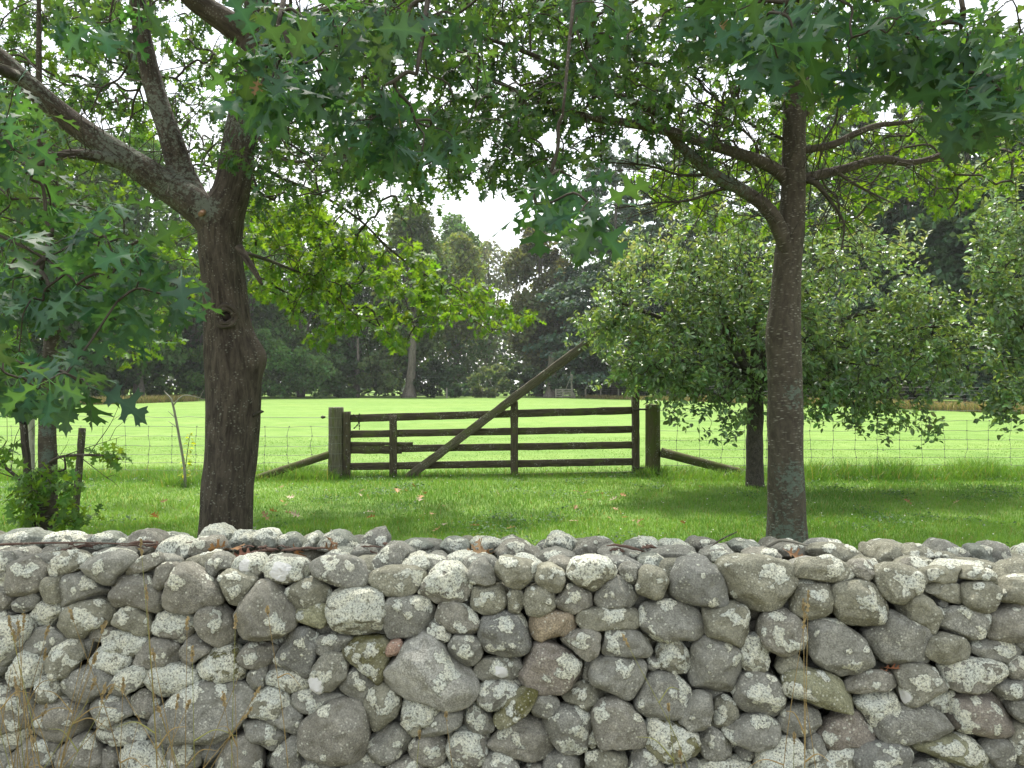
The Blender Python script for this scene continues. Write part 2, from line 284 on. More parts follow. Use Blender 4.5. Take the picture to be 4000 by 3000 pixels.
# ================================================================ stone wall
# traced outlines, one row per stone: tile, depth step on the wall (0 face .. 2 rear of the top), lichen 0-9, tint, points
TILE = {'A': (0, 2000), 'B': (1000, 2000), 'C': (2000, 2000), 'D': (3000, 2000)}
STONES = """
A 0 2 b 85,330 190,285 300,360 310,450 235,520 110,545 65,500
A 0 4 g -60,300 40,275 80,330 70,420 40,500 -60,510
A 0 6 o 340,320 420,265 510,265 570,310 530,370 410,420 340,410 310,370
A .3 4 g 215,290 290,280 350,320 330,410 260,400
A 0 1 g 530,350 600,290 720,265 850,270 880,320 790,400 720,470 650,450 560,400
A 0 2 b 800,400 850,330 950,280 1020,270 1045,330 960,380 880,400
A 0 1 o 260,480 300,425 390,420 405,500 395,580 310,580 265,530
A 0 2 g 395,500 420,420 500,388 570,410 640,460 715,530 700,580 560,580 440,612 405,560
A 0 3 b 720,500 760,425 860,405 960,410 1030,480 1060,560 1040,640 980,640 870,600 760,605 725,560
A 0 2 b 990,420 1040,350 1120,335 1140,400 1090,480 1040,500 1000,470
A 0 2 b 1060,570 1090,460 1150,360 1220,345 1320,400 1420,490 1450,570 1400,610 1240,650 1120,640 1070,610
A .2 3 g 1340,320 1400,265 1480,290 1510,350 1440,370 1400,420 1350,370
A 0 4 o 1435,430 1470,370 1560,375 1660,420 1640,500 1560,600 1490,575 1450,500
A .1 7 w 1500,340 1560,295 1680,290 1725,330 1700,400 1600,395 1520,370
A 0 4 g 80,590 130,545 230,525 265,560 220,630 150,650 95,620
A 0 3 b -60,510 30,490 90,550 90,600 0,640 -60,600
A 0 9 o 190,680 230,600 300,570 400,580 435,630 370,680 330,745 250,730
A 0 5 o 395,720 430,620 520,575 640,570 720,600 750,660 720,740 610,760 520,830 440,800
A 0 5 o 730,680 770,620 870,610 970,670 985,760 940,795 850,770 760,720
A 0 7 b 970,740 1020,665 1100,648 1230,670 1275,720 1240,800 1150,840 1040,825 990,790
A 0 4 b 1275,690 1300,620 1400,597 1470,640 1510,720 1515,820 1440,862 1340,830 1290,770
A 0 7 g -60,720 60,685 170,690 210,760 150,860 100,960 40,990 -60,960
A 0 2 g 110,930 170,830 230,760 340,750 420,800 435,850 320,910 270,945
A 0 9 o 70,1060 110,960 160,900 270,950 300,1040 240,1110 120,1105
A 0 6 o 300,970 340,890 430,840 510,850 545,930 500,1000 420,1105 350,1070
A .1 1 g 515,860 560,808 600,830 590,900 555,950 525,910
A .1 2 b 570,800 640,750 730,755 780,800 720,830 640,840
A 0 8 o 670,830 720,780 850,770 970,820 930,890 860,930 760,900 690,880
A 0 8 o 600,960 650,880 760,900 880,950 860,1030 740,1050 640,1030
A 0 3 b 870,970 930,880 1000,825 1130,850 1170,900 1160,985 1060,1000 940,1005
A 0 1 b 1155,930 1190,850 1250,808 1330,850 1370,890 1300,940 1230,1000 1170,990
A 0 1 g 400,1150 450,1060 560,1000 660,1020 740,1090 710,1180 600,1225 480,1195
A 0 7 g 720,1120 760,1060 850,1010 930,1020 945,1100 880,1150 780,1180
A 0 9 o 930,1050 1000,990 1120,990 1240,1010 1310,1080 1240,1110 1160,1190 1060,1190 970,1120
A 0 8 m 1290,1010 1330,920 1450,870 1550,880 1590,1000 1570,1090 1450,1110 1340,1090
A 0 2 g 990,1350 1050,1260 1200,1140 1330,1100 1500,1110 1600,1125 1640,1200 1620,1290 1540,1400 1400,1460 1200,1475 1060,1450 1010,1410
A 0 5 b -60,1140 60,1120 180,1150 240,1220 220,1330 160,1390 -60,1400
A 0 7 o 230,1180 250,1090 320,1075 380,1130 385,1200 300,1240 240,1230
A 0 5 b 205,1330 240,1260 350,1200 480,1200 570,1260 600,1380 520,1450 400,1470 280,1430
A 0 6 g 580,1260 640,1200 760,1190 850,1230 870,1300 780,1350 660,1395 610,1350
A 0 5 b 850,1210 920,1155 1000,1180 1045,1230 1010,1320 940,1340 880,1300
A 0 7 b 620,1440 720,1375 850,1360 1000,1420 1010,1470 900,1490 780,1525 680,1500
A 0 8 g -60,1420 100,1395 195,1420 180,1500 80,1530 -60,1530
A 0 3 b 70,1620 110,1540 210,1450 340,1470 400,1540 360,1640 260,1700 100,1700
A 0 3 b 380,1600 430,1500 540,1440 620,1480 670,1570 650,1660 520,1720 400,1700
A 0 2 g -60,1560 40,1530 80,1580 60,1680 -60,1700
A 0 8 o 750,1640 800,1540 900,1500 1030,1540 1090,1620 1050,1720 850,1740
A 0 4 g 950,1480 1010,1460 1090,1490 1105,1530 1020,1540
A 0 5 w 1090,1560 1130,1500 1220,1480 1300,1530 1290,1640 1180,1700 1100,1650
A .1 1 n 1290,1530 1340,1480 1440,1460 1480,1520 1420,1590 1340,1610
A 0 3 b 1405,1600 1460,1500 1560,1440 1640,1440 1690,1540 1680,1680 1560,1740 1420,1700
A 0 5 b 1545,940 1590,870 1680,860 1795,900 1780,970 1700,1010 1620,1040 1560,1010
A .1 3 g 1600,1070 1650,1010 1720,1000 1725,1080 1700,1140 1640,1145
A .1 4 g -40,660 30,625 90,650 80,700 0,710
A .1 3 b 640,1560 700,1530 770,1580 750,1660 680,1700 640,1640
A 2 6 c -60,190 60,130 190,108 290,140 330,180 270,230 100,240 -60,240
A 2 7 c 280,200 330,150 450,145 540,190 580,220 450,240 320,240
A 2 6 c 560,190 640,140 730,145 790,190 760,230 620,240
A 2 4 c 770,200 800,165 850,190 850,225 790,230
A 1.5 3 b 850,230 870,140 960,118 1040,150 1070,210 1020,260 920,270
A 1 8 g 1040,260 1080,190 1180,170 1260,220 1240,290 1120,300
A 2 3 c 1000,180 1050,140 1130,150 1200,180 1120,210
A 2 7 c 1270,180 1330,110 1430,95 1510,140 1500,200 1380,220
A 1 3 b 1240,250 1290,175 1400,165 1450,230 1400,280 1290,285
A 2 7 c 1490,200 1520,140 1600,130 1670,170 1640,230 1540,240
A 1 5 g 60,300 90,250 170,240 230,290 180,330 100,330
A 1 4 b 300,270 340,215 420,225 450,275 380,310
A 1 3 g 600,290 660,245 780,235 870,270 820,310 680,310
A 1 5 g -60,250 20,240 70,290 20,330 -60,330
B 0 2 b -125,650 -70,550 20,460 90,450 150,490 220,600 260,730 200,790 100,850 0,860 -80,830 -120,760
B 0 7 w 45,400 90,325 190,303 300,320 350,370 300,430 200,462 90,440
B 0 5 g 360,400 380,320 480,293 620,300 690,340 722,420 700,480 560,490 450,470 390,440
B 0 6 o 190,580 220,490 290,430 380,430 450,470 478,530 420,590 300,632 220,620
B 0 2 y 260,670 300,600 390,588 460,610 470,700 440,745 340,720
B 0 8 o 462,620 500,540 600,500 750,500 820,560 830,660 800,760 680,800 560,790 490,710
B 0 5 o 733,440 780,380 870,360 1020,360 1100,400 1070,500 990,545 860,540 770,490
B 0 7 b 1060,510 1110,420 1180,340 1290,335 1370,400 1385,500 1350,580 1210,590 1110,545
B 0 5 g 822,640 850,560 950,545 1090,555 1160,620 1165,720 1110,780 1000,805 880,800 830,740
B 0 6 b 1165,680 1190,600 1270,565 1360,610 1430,680 1440,760 1400,800 1290,780 1200,750
B 0 7 g 1120,760 1160,715 1230,740 1262,800 1220,835 1140,800
B 0 6 g 1240,860 1280,800 1380,800 1450,850 1470,930 1420,990 1340,1000 1270,940
B 0 4 o 1380,560 1410,490 1500,470 1600,475 1625,550 1600,630 1500,660 1410,630
B 0 2 g 1370,400 1420,330 1480,310 1530,380 1550,450 1480,475 1400,460
B 0 5 o 1548,370 1590,300 1680,300 1790,320 1810,370 1780,450 1720,500 1630,480 1560,430
B 0 5 n 1440,780 1480,670 1590,645 1700,665 1770,720 1790,820 1760,900 1640,925 1500,890 1455,840
B 0 3 n 130,950 170,850 250,760 330,755 390,810 385,940 340,1060 230,1040 150,1010
B 0 5 g 370,890 410,810 500,790 610,800 635,840 560,890 480,925 400,920
B 0 6 m 570,900 640,830 760,810 860,830 880,900 850,1020 800,1100 720,1030 620,960
B -.2 0 p 838,900 870,850 930,838 945,880 900,930 855,945
B 0 1 s 828,1090 845,1000 920,930 980,840 1070,785 1150,800 1220,870 1280,960 1400,1050 1450,1130 1420,1200 1310,1260 1220,1245 1080,1190 960,1175 880,1165
B 0 4 w 345,1070 380,980 450,920 540,925 590,1000 570,1080 500,1150 420,1165 360,1130
B 0 8 o 75,1080 120,1030 230,1025 330,1070 345,1120 270,1160 150,1155
B 0 2 g 545,1130 580,1050 650,1010 750,1060 780,1120 720,1230 620,1200
B 0 7 o -50,1290 0,1200 80,1140 180,1170 225,1240 200,1290 90,1345 -20,1340
B 0 2 g 60,1340 130,1310 210,1260 280,1300 310,1370 260,1430 160,1400
B 0 3 g 235,1190 300,1150 430,1160 550,1165 590,1210 430,1270 310,1330 260,1280
B 0 1 b 278,1440 310,1360 420,1270 540,1220 680,1235 720,1340 725,1480 690,1580 560,1620 400,1600 290,1540
B 0 5 o 705,1240 740,1150 800,1110 880,1140 940,1210 920,1310 860,1360 770,1410 720,1340
B 0 8 o 945,1250 990,1190 1100,1200 1190,1260 1170,1340 1090,1380 1020,1450 950,1360
B 0 5 g 1058,1440 1090,1380 1180,1290 1280,1260 1335,1310 1310,1390 1200,1430 1100,1455
B 0 6 g 1335,1360 1360,1270 1410,1225 1480,1270 1550,1350 1540,1410 1450,1435 1370,1410
B 0 5 w 1410,1030 1460,960 1560,935 1670,950 1700,1040 1640,1085 1510,1105 1440,1080
B 0 7 g 1435,1180 1480,1120 1590,1095 1700,1120 1700,1200 1620,1260 1520,1275 1450,1240
B -.2 5 m 1540,1340 1600,1280 1660,1180 1780,1140 1830,1170 1790,1250 1720,1310 1620,1380 1560,1385
B 0 4 g 720,1500 770,1440 860,1375 950,1380 1005,1440 1000,1540 940,1600 830,1620 750,1570
B 0 5 b 985,1530 1030,1470 1130,1445 1220,1490 1240,1580 1190,1640 1080,1635 1010,1580
B 0 7 b 1240,1540 1260,1440 1340,1410 1450,1430 1510,1480 1500,1580 1420,1650 1290,1640
B 0 1 b 1500,1500 1560,1440 1640,1370 1720,1325 1820,1350 1900,1430 1930,1510 1900,1580 1790,1595 1640,1570 1520,1560
B 0 5 g -95,1390 -30,1350 80,1360 170,1420 205,1480 130,1540 40,1500 -50,1460
B 0 2 g 90,1620 130,1530 240,1450 290,1480 285,1570 310,1640 250,1720 120,1700
B 0 5 g 245,1650 310,1585 420,1590 510,1640 520,1720 260,1720
B 0 3 g 540,1660 600,1580 700,1555 790,1600 830,1680 780,1740 560,1740
B 0 5 b 830,1670 900,1620 1020,1600 1090,1650 1080,1740 850,1740
B 0 8 y 1120,1670 1200,1615 1290,1640 1330,1700 1280,1760 1130,1740
B 0 6 g 1470,1640 1530,1580 1640,1590 1700,1640 1690,1740 1490,1740
B .2 2 g 350,740 440,690 520,760 510,800 400,790
B .1 2 g -40,430 0,400 45,420 40,460 -20,470
B 2 7 c -20,200 10,130 80,112 140,150 150,220 60,240
B 2 4 c 140,210 180,150 260,150 310,210 280,240 190,240
B 2 4 c 300,200 340,150 400,140 440,190 420,240 330,240
B 2 6 c 410,200 470,135 560,125 640,190 680,230 560,250 430,240
B 1.8 3 g 680,220 710,150 760,115 840,105 858,200 800,260 710,260
B 1 6 c 440,290 500,250 600,250 660,290 560,310
B 1 3 g 620,280 660,220 740,230 780,290 700,330
B .6 4 g 715,340 780,280 860,210 940,205 1010,260 1000,320 860,360 740,400
B 2 6 c 940,220 990,190 1100,190 1150,220 1080,250 980,250
B .5 7 g 950,340 1000,290 1080,280 1140,340 1110,370 1000,365
B 1 4 g 1105,310 1140,270 1210,280 1240,320 1170,340
B 2 6 c 1195,210 1240,170 1340,175 1385,220 1340,275 1230,260
B .7 8 c 1240,310 1310,270 1420,280 1440,330 1340,350
B 2 7 c 1385,210 1420,180 1540,180 1600,210 1560,250 1430,250
C 1.6 4 b -100,260 -30,190 60,180 120,220 180,260 130,310 0,320
C 0 4 o 150,420 180,345 260,335 340,380 360,460 290,525 200,500
C 0 1 o 75,560 100,490 190,480 270,520 285,600 240,650 110,680
C 0 2 b 268,570 330,520 380,465 460,490 525,555 510,620 410,660 310,620
C 0 7 o 365,400 400,320 510,295 620,310 670,370 640,450 530,510 430,470
C 0 4 g 535,600 560,500 640,430 720,420 780,490 830,570 800,625 660,632 560,630
C .1 2 g 685,380 740,330 810,350 820,420 790,470 720,430
C 0 4 o 808,490 830,390 880,345 980,380 1020,450 1000,530 930,558 840,540
C 0 2 n 1025,520 1045,400 1110,310 1220,280 1310,340 1370,430 1385,530 1360,590 1220,602 1090,575
C 0 5 o 1340,370 1400,300 1560,285 1700,300 1810,340 1830,440 1800,560 1700,630 1580,625 1460,590 1400,510
C 0 0 t 110,730 150,660 260,640 370,655 415,720 390,790 290,800 180,830 125,790
C 0 5 o 415,710 450,640 560,630 700,625 810,640 830,710 800,760 640,755 480,765
C 0 5 g 830,710 860,610 980,575 1100,590 1200,640 1235,730 1200,820 1060,815 930,850 860,800
C 0 6 o 1250,690 1270,600 1390,585 1490,610 1530,690 1520,790 1470,860 1340,810 1255,790
C 0 4 r 40,1080 85,960 150,850 220,830 310,870 420,950 450,1050 430,1110 330,1150 200,1165 80,1140
C 0 5 b 315,850 370,800 470,765 550,780 575,840 560,920 490,955 400,900
C 0 4 g 580,900 610,800 680,757 800,770 870,830 915,900 870,940 720,930 610,935
C 0 2 g 495,1040 520,960 610,935 780,940 855,970 860,1060 820,1140 740,1210 640,1160 520,1110
C 0 7 o 925,950 960,860 1020,825 1100,860 1160,950 1130,1015 1050,1035 960,1000
C .1 6 g 868,980 900,945 950,960 950,1010 900,1030
C 0 5 g 1145,1060 1170,900 1240,820 1350,825 1450,880 1490,960 1480,1050 1430,1140 1290,1155 1180,1130
C 0 8 o 1475,900 1510,820 1600,800 1640,840 1650,960 1620,1035 1540,1030 1490,970
C 0 4 g 795,1260 830,1150 920,1040 1010,1045 1120,1100 1165,1170 1150,1260 1060,1310 900,1325
C 0 6 g 1435,1170 1480,1070 1560,1040 1680,1050 1760,1130 1760,1250 1680,1320 1540,1300 1450,1240
C 0 6 o 325,1190 370,1140 450,1105 550,1130 595,1210 560,1270 480,1290 370,1240
C 0 3 g 120,1270 150,1200 220,1175 290,1210 300,1270 250,1320 170,1335
C 0 6 g 205,1370 250,1290 360,1260 450,1280 510,1350 500,1480 420,1570 330,1540 260,1490
C 0 3 b 520,1320 570,1230 680,1205 770,1250 850,1360 860,1470 800,1535 660,1530 550,1480
C 0 7 m 865,1480 900,1370 1010,1345 1110,1390 1200,1450 1210,1540 1110,1620 1000,1610 890,1540
C 0 2 g 1085,1360 1110,1270 1180,1180 1250,1165 1310,1230 1290,1320 1220,1410 1120,1410
C 0 5 o 1295,1340 1330,1220 1380,1190 1440,1230 1475,1340 1430,1390 1320,1395
C 0 2 g 1215,1480 1240,1400 1300,1380 1370,1430 1415,1520 1400,1590 1300,1610 1230,1560
C 0 4 g 1380,1430 1430,1390 1550,1330 1650,1320 1730,1380 1740,1450 1680,1510 1540,1525 1430,1480
C .1 1 g 1445,1570 1480,1525 1560,1530 1575,1580 1500,1615
C .1 2 g 460,1030 480,960 510,990 500,1090 470,1100
C 0 4 g 205,1660 240,1580 340,1560 420,1600 440,1680 400,1740 230,1740
C 0 6 o 480,1660 500,1560 600,1535 720,1560 745,1650 700,1740 500,1740
C 0 6 g 760,1640 810,1540 880,1530 960,1600 990,1680 940,1740 780,1740
C 0 5 g 990,1650 1090,1620 1190,1590 1230,1660 1200,1740 1010,1740
C 0 8 o 1220,1670 1280,1620 1420,1605 1540,1640 1580,1740 1240,1740
C 0 4 o -40,580 0,505 65,510 75,600 40,660 -20,650
C .1 6 g -60,1000 -10,945 60,950 65,1030 20,1085 -50,1060
C .1 8 o 490,1480 530,1420 550,1460 540,1520 500,1520
C .1 3 b 60,1690 110,1640 190,1640 210,1740 70,1740
C 2 7 c 215,230 240,170 290,137 370,160 430,210 400,250 270,255
C 1 5 g 130,310 190,270 290,245 380,265 410,300 370,340 220,340
C 1.8 2 b 385,260 440,200 540,170 620,180 655,220 570,270 500,300 400,290
C 1 6 g 560,270 620,225 720,230 780,290 700,330 600,310
C 2 6 c 735,220 790,195 900,200 955,240 880,270 780,255
C 1 5 g 720,290 770,255 840,270 830,310 760,320
C 2 7 c 945,230 980,195 1090,195 1165,230 1100,260 980,260
C 1.2 3 g 880,290 960,250 1100,235 1190,245 1150,290 1000,310
C .6 6 c 820,330 860,285 940,280 1000,330 920,350
C 2 2 b 1165,240 1180,180 1280,180 1340,210 1290,270
C 1 5 g 1230,280 1320,230 1400,230 1440,270 1380,310 1270,310
C 2 6 c 1420,220 1460,195 1560,195 1610,230 1560,270 1450,260
C 1 5 b 1500,290 1580,250 1690,245 1760,290 1680,310
D 0 6 o 175,400 210,320 330,295 460,310 535,370 535,440 430,455 280,435 190,420
D 0 4 b 540,420 550,330 640,315 690,350 680,400 640,440
D 0 5 o 690,440 720,360 840,335 960,370 1010,430 960,500 880,570 790,585 720,520
D 0 3 o 160,540 190,440 300,430 390,460 405,570 370,680 250,690 155,640
D 0 3 o 415,560 440,480 560,445 670,465 750,540 775,620 730,700 600,740 490,720 440,640
D 0 4 o 995,440 1020,380 1130,355 1250,360 1250,440 1120,462
D 0 5 o 1255,430 1290,375 1400,365 1480,400 1500,465 1380,440 1300,440
D 0 2 o 1000,480 1080,462 1220,465 1262,530 1240,590 1120,560 1040,520
D 0 1 o 1270,540 1300,470 1400,453 1480,480 1490,570 1450,630 1390,650 1300,610
D 0 5 o 1490,530 1540,440 1640,420 1740,430 1740,580 1600,600 1520,590
D .5 5 g 1480,430 1530,395 1640,390 1700,430 1560,470
D 0 2 o 855,620 900,540 970,520 1060,570 1105,660 1090,740 1040,775 960,720 880,670
D 0 1 g 630,800 700,730 770,645 860,670 980,720 1030,770 1030,880 990,960 860,990 730,950 670,890
D 0 5 g 1085,760 1110,660 1200,610 1330,630 1415,670 1400,770 1330,825 1200,800
D 0 2 b 1415,700 1460,650 1580,600 1720,600 1740,700 1720,810 1560,830 1430,800
D 0 5 b -60,760 -20,670 80,630 170,670 230,750 210,860 90,920 0,890 -50,830
D 0 4 g 240,820 260,730 340,705 480,730 590,800 660,900 685,970 620,1020 460,1042 330,990 255,920
D 0 1 o 1025,890 1060,810 1150,790 1260,820 1305,890 1270,950 1130,985 1040,940
D 0 6 g 1305,890 1340,840 1480,825 1590,850 1645,910 1600,960 1480,970 1350,930
D 0 3 g 1600,840 1660,810 1740,820 1740,920 1650,900
D 0 1 o 55,1000 110,920 160,895 220,960 245,1030 150,1050 70,1040
D 0 5 y 105,1120 140,1040 290,1025 430,1060 530,1160 580,1270 500,1280 330,1240 200,1200 120,1190
D 0 3 b 510,1130 570,1070 690,1030 830,1050 845,1090 760,1150 620,1175 540,1180
D 0 4 w 830,1040 900,980 1020,980 1130,1050 1160,1110 1060,1170 940,1240 880,1250 850,1140
D 0 7 b 1130,1010 1240,970 1400,962 1500,990 1540,1080 1450,1140 1330,1165 1200,1150 1140,1080
D 0 5 b 1520,1000 1600,950 1740,950 1740,1070 1620,1085 1550,1060
D 0 8 g 568,1230 640,1180 770,1165 860,1210 850,1290 760,1340 660,1380 610,1300
D 0 6 g 1475,1150 1530,1105 1740,1090 1740,1215 1600,1215 1500,1200
D 0 7 g 990,1230 1060,1180 1180,1165 1210,1220 1150,1270 1080,1290
D 0 6 r 1150,1310 1200,1200 1320,1170 1480,1190 1570,1250 1600,1340 1560,1430 1400,1440 1250,1410 1180,1370
D 0 2 g 1585,1290 1630,1220 1740,1220 1740,1350 1640,1360
D 0 2 g 75,1350 120,1270 220,1250 310,1280 335,1350 290,1420 160,1450 90,1410
D 0 3 r 330,1420 400,1340 520,1275 580,1290 660,1380 690,1460 640,1510 500,1500 400,1535 350,1480
D 0 3 g 690,1380 770,1310 930,1250 1050,1270 1150,1330 1175,1400 1110,1440 900,1490 760,1480 690,1440
D 0 3 g 225,1570 250,1460 310,1430 360,1490 370,1570 320,1640 250,1650
D 0 8 o -60,1560 0,1490 120,1460 200,1480 240,1620 220,1740 -60,1740
D 0 7 o 265,1660 330,1580 470,1515 540,1550 580,1660 560,1740 280,1740
D 0 4 n 555,1560 590,1500 720,1485 850,1490 915,1540 910,1640 840,1720 680,1720 580,1640
D 0 6 y 940,1510 1000,1470 1140,1440 1280,1450 1400,1570 1440,1640 1350,1665 1150,1600 980,1550
D 0 2 g 1375,1540 1420,1480 1520,1462 1580,1530 1570,1620 1500,1655 1430,1610
D 0 5 o 1560,1470 1620,1370 1740,1340 1740,1620 1640,1640 1590,1580
D 0 6 g 900,1660 1000,1610 1150,1620 1230,1680 1220,1740 920,1740
D .1 0 n 1095,590 1125,565 1165,580 1150,620 1105,620
D 2 3 b 0,270 60,215 160,195 240,220 260,260 180,300 40,300
D 1.7 5 o 265,260 320,220 490,215 580,250 620,290 480,310 320,300
D 2 4 o 615,270 650,210 720,215 750,270 720,320 640,310
D 1.6 4 o 690,290 740,220 800,210 850,270 870,320 800,350 700,340
D 2 4 o 860,280 900,225 980,215 1040,260 1045,310 960,330 870,320
D .9 5 o 850,340 920,305 1050,310 1110,350 1000,380 880,370
D 2 4 o 1050,300 1090,262 1190,265 1230,310 1180,340 1080,335
D 2 3 g 1205,290 1235,242 1270,250 1290,300 1240,320
D 2 3 c 1300,290 1320,230 1420,222 1510,250 1540,310 1450,340 1340,330
D 1 4 o 1215,360 1290,315 1420,320 1510,360 1430,400 1290,385
D 2 4 o 1540,320 1600,285 1740,300 1740,350 1570,350
D 1 5 o 1530,370 1600,335 1740,330 1740,400 1580,400
"""
TINT = {'g': (.235, .234, .205), 'o': (.238, .234, .184), 'b': (.236, .228, .194), 'n': (.205, .207, .188), 'c': (.235, .25, .215), 'r': (.235, .212, .182),
        't': (.30, .25, .18), 'p': (.36, .25, .195), 's': (.335, .333, .298), 'y': (.25, .25, .165), 'm': (.20, .195, .125), 'w': (.24, .236, .195)}
WALL_Y = 3.2
def wall_depth(u, v, step):
    d = WALL_Y
    for _ in range(4):
        x = (u-1106)/FOC*d; z = CAM_Z+(829.5-v)/FOC*d
        d = WALL_Y-.045*x+.10*(z-.5)
    return d+step*.24

def stone_geo(outline, cy, tf, tb, seed, lich, tint, disc=None, moss=0, NT=64, NP=32):
    """outline: closed (k,2) x,z points on the plane y=cy; tf/tb front/back half thickness; returns verts, faces, col, lich"""
    r = np.random.default_rng(seed)
    o = np.asarray(outline, float)
    k = len(o); q = np.vstack([o[-1:], o, o[:2]])
    pts = []
    for i in range(k):
        a, b, c, d = q[i:i+4]; t = np.linspace(0, 1, 16, endpoint=False)[:, None]
        # a little tighter than Catmull-Rom keeps soft corners
        m1 = .42*(c-a); m2 = .42*(d-b)
        pts.append((2*t**3-3*t**2+1)*b+(t**3-2*t**2+t)*m1+(-2*t**3+3*t**2)*c+(t**3-t**2)*m2)
    pts = np.vstack(pts); cen = pts.mean(0)
    an = np.arctan2(pts[:, 1]-cen[1], pts[:, 0]-cen[0]); ra = np.hypot(pts[:, 0]-cen[0], pts[:, 1]-cen[1])
    s = np.argsort(an); an = an[s]; ra = ra[s]
    th = np.linspace(-PI, PI, NT, endpoint=False)
    R = np.interp(th, np.concatenate([an-2*PI, an, an+2*PI]), np.tile(ra, 3))
    ph = np.linspace(-PI/2, PI/2, NP+1)[1:-1]
    e1 = r.uniform(.55, .8); e2 = r.uniform(.7, .95)
    rho = np.cos(ph)**e1; yy = np.sign(ph)*np.abs(np.sin(ph))**e2
    yy = np.where(yy < 0, yy*tf, yy*tb)
    X = cen[0]+rho[:, None]*R*np.cos(th); Z = cen[1]+rho[:, None]*R*np.sin(th); Y = np.repeat(yy[:, None], NT, 1)
    V = np.stack([X, Y, Z], -1).reshape(-1, 3)
    V = np.vstack([V, [cen[0], -tf, cen[1]], [cen[0], tb, cen[1]]])
    ctr = np.array([cen[0], 0, cen[1]])
    D = V-ctr; ext = np.abs(D).max(0); size = float(np.mean(ext))
    # broken facets on the faces, kept off the outline
    for _ in range(r.integers(4, 8)):
        n = unit(np.array([r.normal(), -abs(r.normal())*1.1-.35, r.normal()]))
        sup = (D@n).max(); h = sup*r.uniform(.70, .92)
        ex = np.maximum(D@n-h, 0); D = D-(ex*.85)[:, None]*n
    nrm = unit(D/ext)
    D = D*(1+.055*fbm(D/size*1.3+seed*3.1, seed, 2))[:, None]
    D = D+nrm*(.0055*fbm(D*26+seed, seed+5, 3))[:, None]
    # lichen crusts
    li = np.zeros(len(D)); front = np.where(D[:, 1] < .3*tb)[0]
    if lich > 0:
        wob = .62*fbm(D*34+seed, seed+9, 3)
        fine = vnoise(D*130, seed+3)*.5+vnoise(D*230, seed+4)*.5
        for _ in range(int(2+lich*.9)):
            w = np.maximum(.05, .4+nrm[front, 2]*.7-nrm[front, 1]*.4); w = w/w.sum()
            c = D[r.choice(front, p=w)]
            rad = size*r.uniform(.07, .30)*(1+.09*lich)
            dist = np.linalg.norm(D-c, axis=1)
            li = np.maximum(li, np.clip((rad*(1+wob)-dist)/.012, 0, 1))
        if lich >= 7: li = np.maximum(li, np.clip(((lich-5.2)*.22+wob+nrm[:, 2]*.3-.25)/.15, 0, 1))
        D = D+nrm*(li*(.004+.0055*fine))[:, None]
    col = np.repeat(np.array(tint)[None], len(D), 0)
    col = col*(1+.16*fbm(D*9+seed*2, seed+21, 3))[:, None]
    if moss:
        mm = np.clip(fbm(D*14, seed+31, 3)*1.6+nrm[:, 2]*.8-.1, 0, 1)[:, None]*.8
        col = col*(1-mm)+np.array([.10, .095, .025])*mm
        li = li*(1-mm[:, 0]*.8)
    if disc:
        for dx, dz, rr in disc:
            f = (D[:, 1] < 0)
            dist = np.hypot(D[:, 0]-dx*ext[0], D[:, 2]-dz*ext[2])
            m = np.clip((rr*(1+.22*fbm(D*40, seed+41, 2))-dist)/.006, 0, 1)*f
            li = np.maximum(li, m*2.0)
            D = D+nrm*(m*.003)[:, None]
    V = D+ctr+np.array([0, cy, 0])
    n = len(ph); i = np.arange(n-1)[:, None]; j = np.arange(NT)[None]
    a = i*NT+j; b = i*NT+(j+1) % NT
    F = np.stack([a, a+NT, b+NT, b], -1).reshape(-1, 4)
    kk = np.arange(NT); m = n*NT
    t1 = np.stack([np.full(NT, m), kk, (kk+1) % NT], -1)
    t2 = np.stack([np.full(NT, m+1), (n-1)*NT+(kk+1) % NT, (n-1)*NT+kk], -1)
    return V, [F, t1, t2], col, li

